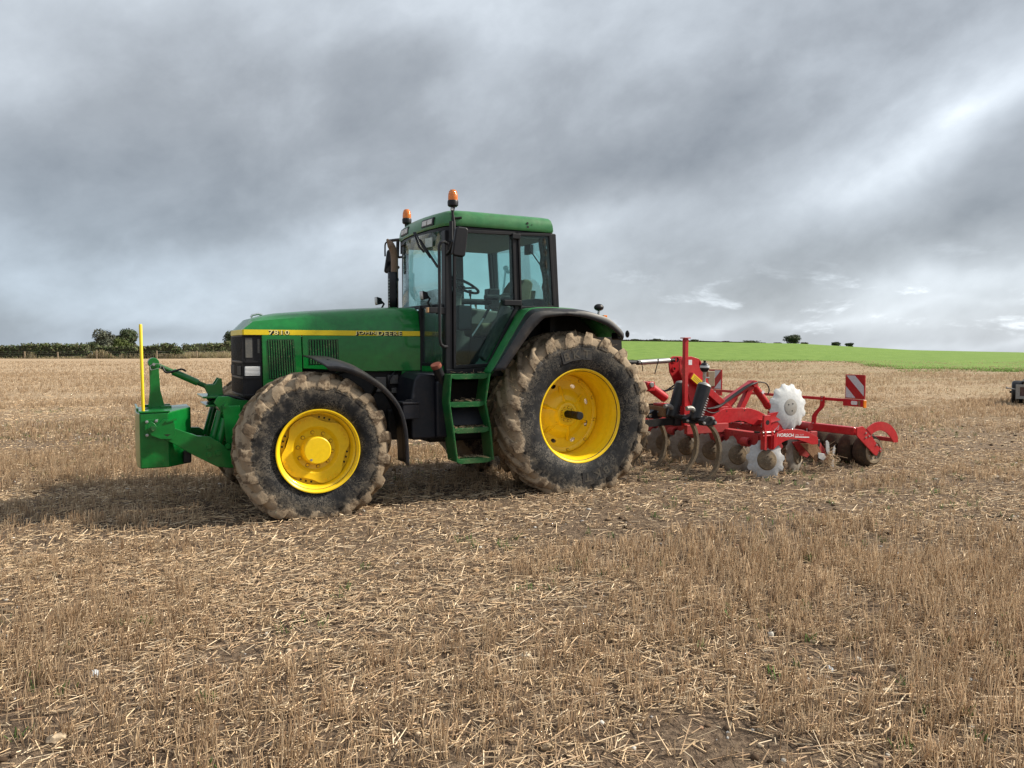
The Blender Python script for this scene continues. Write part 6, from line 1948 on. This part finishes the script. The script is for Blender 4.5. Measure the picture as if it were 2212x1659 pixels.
M['rim_mud'] = paint('dried_mud_on_rim', (0.27, 0.21, 0.14), 0.9, 0.5, 14.0, dirtcol=(0.12, 0.085, 0.055), bump=0.4)
M['tine_grey'] = paint('dull_disc_centre', (0.32, 0.31, 0.29), 0.6, 0.4, 9.0, dirtcol=(0.26, 0.21, 0.15))
build_cultivator()

# ------------------------------------------------------------------ small trailer at the right edge
OFF = Vector((0, 0, 0))
M['trailer_panel'] = paint('dull_maroon_panel', (0.085, 0.045, 0.045), 0.6, 0.3, 5.0)
TLX, TLY = 14.95, 21.9
TL = thing('trailer', 'small grey metal trailer with black tyres at the right edge of the field', 'trailer', (TLX, TLY, 0), R(-34))


def T(name, mb, mat, par=TL, **kw):
    return part(name, mb, mat, par, **kw)


tyw = MB().lathe([(0.16, 0.13), (0.20, 0.15), (0.27, 0.15), (0.315, 0.125), (0.33, 0.08), (0.332, 0), (0.33, -0.08), (0.315, -0.125), (0.27, -0.15), (0.20, -0.15), (0.16, -0.13)], 36, axis='x')
tym = mesh_of('tyre', tyw)
for y in (-0.62, 0.62):
    pass
for x in (-0.50, 0.95):
    wh = holder('wheel', TL, (x, 0, 0.325))
    link('tyre', tym, M['black'], wh)
    link('rim', mesh_of('rim', MB().lathe([(0.0001, 0.06), (0.06, 0.06), (0.08, 0.03), (0.15, 0.03), (0.165, 0.14), (0.165, -0.14), (0.15, -0.05), (0.0001, -0.05)], 24, axis='x')), M['grey_metal'], wh)
fm_ = T('frame', MB().box((-0.36, -0.60, 0.30), (-0.30, 0.9, 0.36)).box((0.78, -0.60, 0.30), (0.84, 0.9, 0.36)).box((-0.36, -0.66, 0.29), (0.84, -0.60, 0.37)), 'grey_metal', bevel=0.006)
T('tail_frame', MB().ring([(-0.54, 0.57), (0.98, 0.57), (0.98, 0.17), (-0.54, 0.17)], [(-0.44, 0.50), (0.88, 0.50), (0.88, 0.25), (-0.44, 0.25)], -0.72, -0.67), 'grey_metal', bevel=0.005)
T('tail_panel', MB().box((-0.44, -0.69, 0.25), (0.88, -0.68, 0.50)), 'trailer_panel')
T('axle', MB().tube([(-0.70, 0, 0.325), (1.1, 0, 0.325)], 0.03, 10), 'dark')
T('side_peg', MB().tube([(-0.54, -0.68, 0.435), (-0.74, -0.72, 0.47)], 0.016, 8).ball((-0.75, -0.72, 0.472), 0.028, 8, 6), 'grey_metal')
T('tow_hitch', MB().tube([(-0.20, -0.74, 0.24), (-0.05, -0.80, 0.30), (0.12, -0.82, 0.28)], [0.03, 0.045, 0.03], 10), 'white')
T('bed', MB().box((-0.40, -0.55, 0.62), (0.90, 1.0, 0.66)), 'dark', bevel=0.006)
T('rail', MB().bar((-0.32, -0.60, 0.875), (0.95, -0.60, 0.875), 0.06, 0.03), 'white', bevel=0.004)
for x in (0.1, 0.85):
    T('stanchion', MB().box((x, -0.62, 0.36), (x + 0.03, -0.58, 0.87)), 'dark')


# ------------------------------------------------------------------ hedges, trees, fence
def leaf_mat(name, a, b_, c_=None, var=1.0):
    m, k, b = new_mat(name)
    at_ = k.n.new('ShaderNodeAttribute')
    at_.attribute_name = 'tint'
    k.put(b.inputs['Base Color'], at_.outputs['Color'])
    b.inputs['Roughness'].default_value = 0.75
    b.inputs['Specular IOR Level'].default_value = 0.25
    return m


LEAF = leaf_mat('leaves', None, None)


def leaf_cloud(name, centres, radii, n, size, cols, seed, mat=LEAF, parent=None, origin=(0, 0, 0), flat=0.0):
    """many leaf-sized faces through a set of ellipsoid clumps"""
    r = np.random.default_rng(seed)
    centres, radii = np.array(centres, float), np.array(radii, float)
    vol = radii.prod(1) ** (2 / 3)
    k_ = r.choice(len(centres), n, p=vol / vol.sum())
    d = r.normal(0, 1, (n, 3))
    d /= np.linalg.norm(d, axis=1, keepdims=True)
    p = centres[k_] + d * radii[k_] * (r.random((n, 1)) ** 0.33) * r.uniform(0.85, 1.08, (n, 1))
    nrm = d + r.normal(0, 0.7, (n, 3)) + np.array([[0, 0, 0.3]])
    nrm /= np.linalg.norm(nrm, axis=1, keepdims=True)
    u = np.cross(nrm, r.normal(0, 1, (n, 3)))
    u /= np.linalg.norm(u, axis=1, keepdims=True) + 1e-9
    v = np.cross(nrm, u)
    s = size * r.uniform(0.6, 1.4, (n, 1))
    q = np.stack([p + u * s, p + v * s * 0.6, p - u * s, p - v * s * 0.6], 1) - np.array(origin)
    clump = r.uniform(0.65, 1.25, len(centres))
    c = np.array(cols)[r.integers(0, len(cols), n)] * r.uniform(0.75, 1.25, (n, 1)) * clump[k_][:, None]
    me = bpy.data.meshes.new(name)
    nv = n * 4
    me.vertices.add(nv)
    me.vertices.foreach_set('co', q.astype(np.float32).ravel())
    me.loops.add(nv)
    me.loops.foreach_set('vertex_index', np.arange(nv, dtype=np.int32))
    me.polygons.add(n)
    me.polygons.foreach_set('loop_start', np.arange(0, nv, 4, dtype=np.int32))
    at_ = me.color_attributes.new('tint', 'FLOAT_COLOR', 'POINT')
    at_.data.foreach_set('color', np.c_[np.repeat(c, 4, 0), np.ones(nv)].astype(np.float32).ravel())
    me.update()
    me.validate()
    return link(name, me, mat, parent)


GREENS = [(0.088, 0.118, 0.044), (0.105, 0.135, 0.052), (0.066, 0.094, 0.036), (0.125, 0.140, 0.062), (0.145, 0.128, 0.075)]
DARKG = [(0.048, 0.070, 0.032), (0.062, 0.088, 0.036), (0.080, 0.082, 0.042), (0.040, 0.056, 0.027)]
OLIVE = [(0.075, 0.085, 0.058), (0.092, 0.100, 0.070), (0.060, 0.068, 0.046), (0.105, 0.105, 0.075)]
LIGHTG = [(0.085, 0.115, 0.030), (0.105, 0.130, 0.035), (0.065, 0.090, 0.025)]
BROWNG = [(0.085, 0.080, 0.045), (0.110, 0.095, 0.060), (0.065, 0.070, 0.035), (0.13, 0.105, 0.07)]
DRY = np.array([(0.42, 0.34, 0.21), (0.34, 0.27, 0.15), (0.48, 0.41, 0.27), (0.25, 0.24, 0.11)])


def px_at(u, y):
    return (u - 512) / F_PX * y


def hedge(label, pts, hts, wid, cols, seed, dens=60, size=0.13):
    """clipped hedge along a polyline of (x, y); hts give its height at each point"""
    x0, y0 = pts[0]
    h = thing('hedge', label, 'hedge', (x0, y0, hill(x0, y0)), 0, 'hedges along the field edge')
    r = random.Random(seed)
    cen, rad = [], []
    for (xa, ya), (xb, yb), ha, hb in zip(pts, pts[1:], hts, hts[1:]):
        L_ = math.hypot(xb - xa, yb - ya)
        n = max(2, int(L_ / 0.55))
        for i in range(n):
            t = (i + 0.5) / n
            x, y = xa + (xb - xa) * t, ya + (yb - ya) * t
            hh = (ha + (hb - ha) * t) * r.uniform(0.93, 1.05)
            g0 = hill(x, y)
            k_ = 0
            z = 0.35
            while z < hh - 0.2:
                cen.append((x + r.uniform(-.2, .2), y + r.uniform(-.25, .25) * wid, g0 + z))
                rad.append((0.55, wid * 0.5 * r.uniform(0.8, 1.1), 0.42))
                z += 0.5
            cen.append((x, y, g0 + hh - 0.36))
            rad.append((0.5, wid * 0.45, 0.36))
    core = MB()
    for (xa, ya), (xb, yb), ha, hb in zip(pts, pts[1:], hts, hts[1:]):
        d = Vector((xb - xa, yb - ya, 0)).normalized()
        s = Vector((-d.y, d.x, 0)) * wid * 0.30
        vs = []
        for (x, y, hh) in ((xa, ya, ha), (xb, yb, hb)):
            g0 = hill(x, y)
            vs += [(x - s.x, y - s.y, g0 - 0.05), (x + s.x, y + s.y, g0 - 0.05), (x + s.x * .9, y + s.y * .9, g0 + hh * 0.86), (x - s.x * .9, y - s.y * .9, g0 + hh * 0.86)]
        core.add(vs, [(0, 1, 2, 3), (7, 6, 5, 4), (0, 4, 5, 1), (1, 5, 6, 2), (2, 6, 7, 3), (3, 7, 4, 0)])
    link('branches', mesh_of('branches', core, (x0, y0, hill(x0, y0))), M['twigs'], h)
    leaf_cloud('foliage', cen, rad, int(len(cen) * dens), size, cols, seed, LEAF, h, (x0, y0, hill(x0, y0)))
    return h


M['twigs'] = paint('dark_hedge_twigs', (0.042, 0.045, 0.024), 0.95, 0.5, 3.0, dirtcol=(0.05, 0.055, 0.025))
T_HEDGE = 108.0
hedge('dark clipped hedge at far left behind the wire fence', [(px_at(-60, 110), 110.5), (px_at(12, 110), 110.0), (px_at(30, 110), 109.6), (px_at(92, 110), 109.2)], [1.95, 1.95, 2.15, 2.05], 1.8, GREENS, 21)
hedge('dark clipped hedge behind the yellow marker pole, ending in a sloped edge', [(px_at(97, 109), 109.2), (px_at(150, 109), 108.9), (px_at(176, 109), 108.6), (px_at(184, 109), 108.5)], [1.80, 1.95, 2.1, 1.3], 1.8, GREENS, 22)
hedge('lower dark hedge running away behind the tractor nose on a grassy bank', [(px_at(184, 122), 122.0), (px_at(205, 124), 124.0), (px_at(232, 126), 126.0), (px_at(300, 130), 130.0), (px_at(420, 138), 138.0)], [2.15, 2.25, 2.6, 2.4, 2.0], 1.8, GREENS, 23)
hedge('thin brown green hedge along the crest of the green hill', [(px_at(560, 238), 238.0), (px_at(640, 238), 238.0), (px_at(700, 238), 238.0), (px_at(765, 239), 239.0)], [0.55, 0.65, 0.55, 0.3], 1.2, BROWNG, 24, 26, 0.15)


def bush(name, label, cat, u, dist, w, h_, cols, seed, group, n=900, size=0.16, trunk=True, base=0.0, lobes=9, low=0.32):
    x, y = px_at(u, dist), dist
    g0 = hill(x, y) + base
    t = thing(name, label, cat, (x, y, g0), 0, group)
    r = random.Random(seed)
    cen, rad = [], []
    for i in range(lobes):
        a, q = r.uniform(0, 2 * PI), r.uniform(0.0, 0.62)
        zc = r.uniform(low, 0.80) * h_
        k_ = 1 - 0.45 * abs(zc / h_ - 0.5)
        cen.append((q * w / 2 * math.cos(a) * k_, q * w / 2 * math.sin(a) * k_, zc))
        s = r.uniform(0.34, 0.52)
        rad.append((w * 0.5 * s, w * 0.5 * s, h_ * 0.5 * s * 0.95))
    cen.append((0, 0, h_ * 0.45))
    rad.append((w * 0.36, w * 0.36, h_ * 0.36))
    if trunk:
        tr = MB().tube([(0, 0, -0.2), (0.05, 0, h_ * 0.25), (0.0, 0.05, h_ * 0.55)], [0.05 * h_ + 0.03, 0.035 * h_ + 0.02, 0.02], 8)
        for q in range(5):
            c = cen[q]
            tr.tube([(0.03, 0, h_ * 0.22), (c[0] * 0.5, c[1] * 0.5, (h_ * 0.22 + c[2]) / 2), c], [0.025 * h_ + 0.01, 0.015 * h_ + 0.01, 0.012], 6)
        link('trunk', mesh_of('trunk', tr), M['bark'], t)
    leaf_cloud('crown', cen, rad, n, size, cols, seed, LEAF, t)
    return t


M['bark'] = paint('tree_bark', (0.065, 0.050, 0.036), 0.9, 0.4, 4.0)
OFF = Vector((0, 0, 0))
bush('tree', 'grey olive rounded tree behind the left hedge, left of the darker tree', 'tree', 107, 150, 5.4, 5.3, OLIVE, 31, 'trees behind the left hedge', 8500, 0.16, lobes=13)
bush('tree', 'dark bushy tree behind the left hedge, beside the yellow pole', 'tree', 126.5, 153, 5.2, 5.6, DARKG, 32, 'trees behind the left hedge', 9000, 0.17, lobes=13)
bush('bush', 'light green bush in front of the dark tree behind the left hedge', 'bush', 123, 143, 4.0, 3.6, LIGHTG, 33, 'trees behind the left hedge', 5000, 0.14)
bush('bush', 'small dark bush on the left of the grey olive tree', 'bush', 94, 146, 3.4, 2.9, DARKG, 34, 'trees behind the left hedge', 1300, 0.15)
bush('tree', 'dark tree half hidden behind the nose of the tractor', 'tree', 236, 150, 4.6, 5.6, DARKG, 35, 'trees behind the left hedge', 6500, 0.16, lobes=12)
CB = 'bushes along the crest of the green hill'
for u, w, h_, cols, lab in ((634, 4.8, 1.05, DARKG, 'wide dark bush on the crest, just right of the rear wheel guard'),
                            (651, 2.3, 0.95, DARKG, 'small dark bush on the crest, second from the tractor'),
                            (657, 3.2, 1.25, DARKG, 'narrow taller bush on the crest left of the red post'),
                            (694, 4.6, 1.1, DARKG, 'low rounded bush on the crest right beside the red post'),
                            (725, 4.5, 0.7, BROWNG, 'flat brownish bush on the crest right of the red post'),
                            (752, 8.0, 1.0, DARKG, 'long low dark bush where the crest hedge ends'),
                            (777, 3.1, 0.45, BROWNG, 'tiny scrub on the crest left of the lone tree'),
                            (793, 6.4, 3.2, DARKG, 'lone dark round tree standing on the crest of the green hill'),
                            (804, 3.0, 0.7, BROWNG, 'low scrub at the right foot of the lone tree'),
                            (835.5, 3.9, 1.45, DARKG, 'dark bush on the falling skyline, left one of a pair'),
                            (848.5, 3.5, 1.2, DARKG, 'dark bush on the falling skyline, right one of a pair')):
    bush('tree' if h_ > 2 else 'bush', lab, 'tree' if h_ > 2 else 'bush', u, 239, w, h_, cols, int(u), CB, 1300 if h_ < 2 else 4200, 0.16, trunk=h_ > 1.2, base=-0.12 if u < 820 else 0.0, lobes=15, low=0.10)

# wire fence in front of the hedges
FU = [-30, 25, 58, 97, 157, 197, 224]
FD = [107.6, 107.4, 107.2, 107.0, 106.6, 112, 116]
fx0, fy0 = px_at(25, 107.4), 107.4
FN = thing('wire_fence', 'post and wire fence in front of the far left hedges', 'fence', (fx0, fy0, 0))
for i, (u, d) in enumerate(zip(FU, FD)):
    hh = (1.0, 0.95, 0.85, 1.05, 1.05, 1.0, 1.0)[i]
    x = px_at(u, d)
    part('post', MB().box((x - fx0 - 0.07, d - fy0 - 0.06, -0.1), (x - fx0 + 0.07, d - fy0 + 0.06, hh + 0.06)), 'wood', FN, bevel=0.012)
for z in (0.45, 0.72, 0.98):
    part('wire', MB().tube([(px_at(u, d) - fx0, d - fy0 - 0.07, z) for u, d in zip(FU, FD)], 0.008, 5), 'wire', FN)


def dry_grass():
    r = np.random.default_rng(77)
    bs, tp, cc = [], [], []
    for u0, u1, d0, d1, n, h_ in ((-60, 185, 108.0, 107.3, 3600, 0.32), (84, 118, 107.8, 107.2, 620, 1.25), (14, 46, 107.9, 107.4, 420, 0.95), (120, 190, 107.9, 107.4, 900, 0.7), (182, 300, 119, 112, 5200, 0.8), (185, 300, 121.5, 119.5, 2600, 0.9)):
        u = r.uniform(u0, u1, n)
        d = r.uniform(min(d0, d1), max(d0, d1), n)
        x = (u - 512) / F_PX * d
        cl = fbm2(x, d * 0.3, 0.5, 5)
        keep = r.random(n) < np.clip((cl - 0.3) * 3, 0.1, 1)
        x, d = x[keep], d[keep]
        m_ = len(x)
        z = np.array([hill(a, b) for a, b in zip(x, d)])
        b = np.stack([x, d, z], 1)
        e_ = np.abs((x / d * F_PX + 512) - (u0 + u1) / 2) / ((u1 - u0) / 2)
        hh = h_ * r.uniform(0.35, 1.1, m_) * (np.clip(1 - e_ ** 1.5, 0.08, 1) if u1 - u0 < 40 else 1)
        bs.append(b)
        tp.append(b + np.stack([r.normal(0, 0.16, m_), r.normal(0, 0.1, m_), hh], 1))
        cc.append(DRY[r.integers(0, 4, m_)] * r.uniform(0.7, 1.15, (m_, 1)))
    bs, tp, cc = np.concatenate(bs), np.concatenate(tp), np.concatenate(cc)
    v, f, t = prisms(bs, tp, r.uniform(0.012, 0.035, len(bs)), cc * 0.75, cc)
    stuff_mesh('dry_grass', v, f, t, STRAW_MAT, 'tall dry grass along the foot of the hedges and bank')


dry_grass()


def crop_shoots():
    r = np.random.default_rng(5)
    n = 15000
    u = r.uniform(500, 1120, n)
    y0 = np.interp(u, [480, 845, 862, 900, 1024, 1300], [90, 87.5, 74, 58, 53.5, 50])
    off = r.normal(-0.5, 3.6, n)
    d = y0 + off
    x = (u - 512) / F_PX * d
    cl = fbm2(x, d, 0.35, 71)
    keep = r.random(n) < np.clip((cl - 0.36) * 4 + off * 0.05, 0.02, 1)
    u, d, x = u[keep], d[keep], x[keep]
    n = len(x)
    b = np.stack([x, d, np.array([hill(a, c) for a, c in zip(x, d)])], 1)
    t = b + np.stack([r.normal(0, 0.06, n), r.normal(0, 0.06, n), r.uniform(0.03, 0.085, n)], 1)
    c = np.array([(0.165, 0.275, 0.050)]) * r.uniform(0.7, 1.35, (n, 1))
    v, f, tt = prisms(b, t, r.uniform(0.012, 0.03, n), c * 0.8, c)
    stuff_mesh('crop_shoots', v, f, tt, STRAW_MAT, 'scattered green shoots along the ragged edge of the young crop')


crop_shoots()
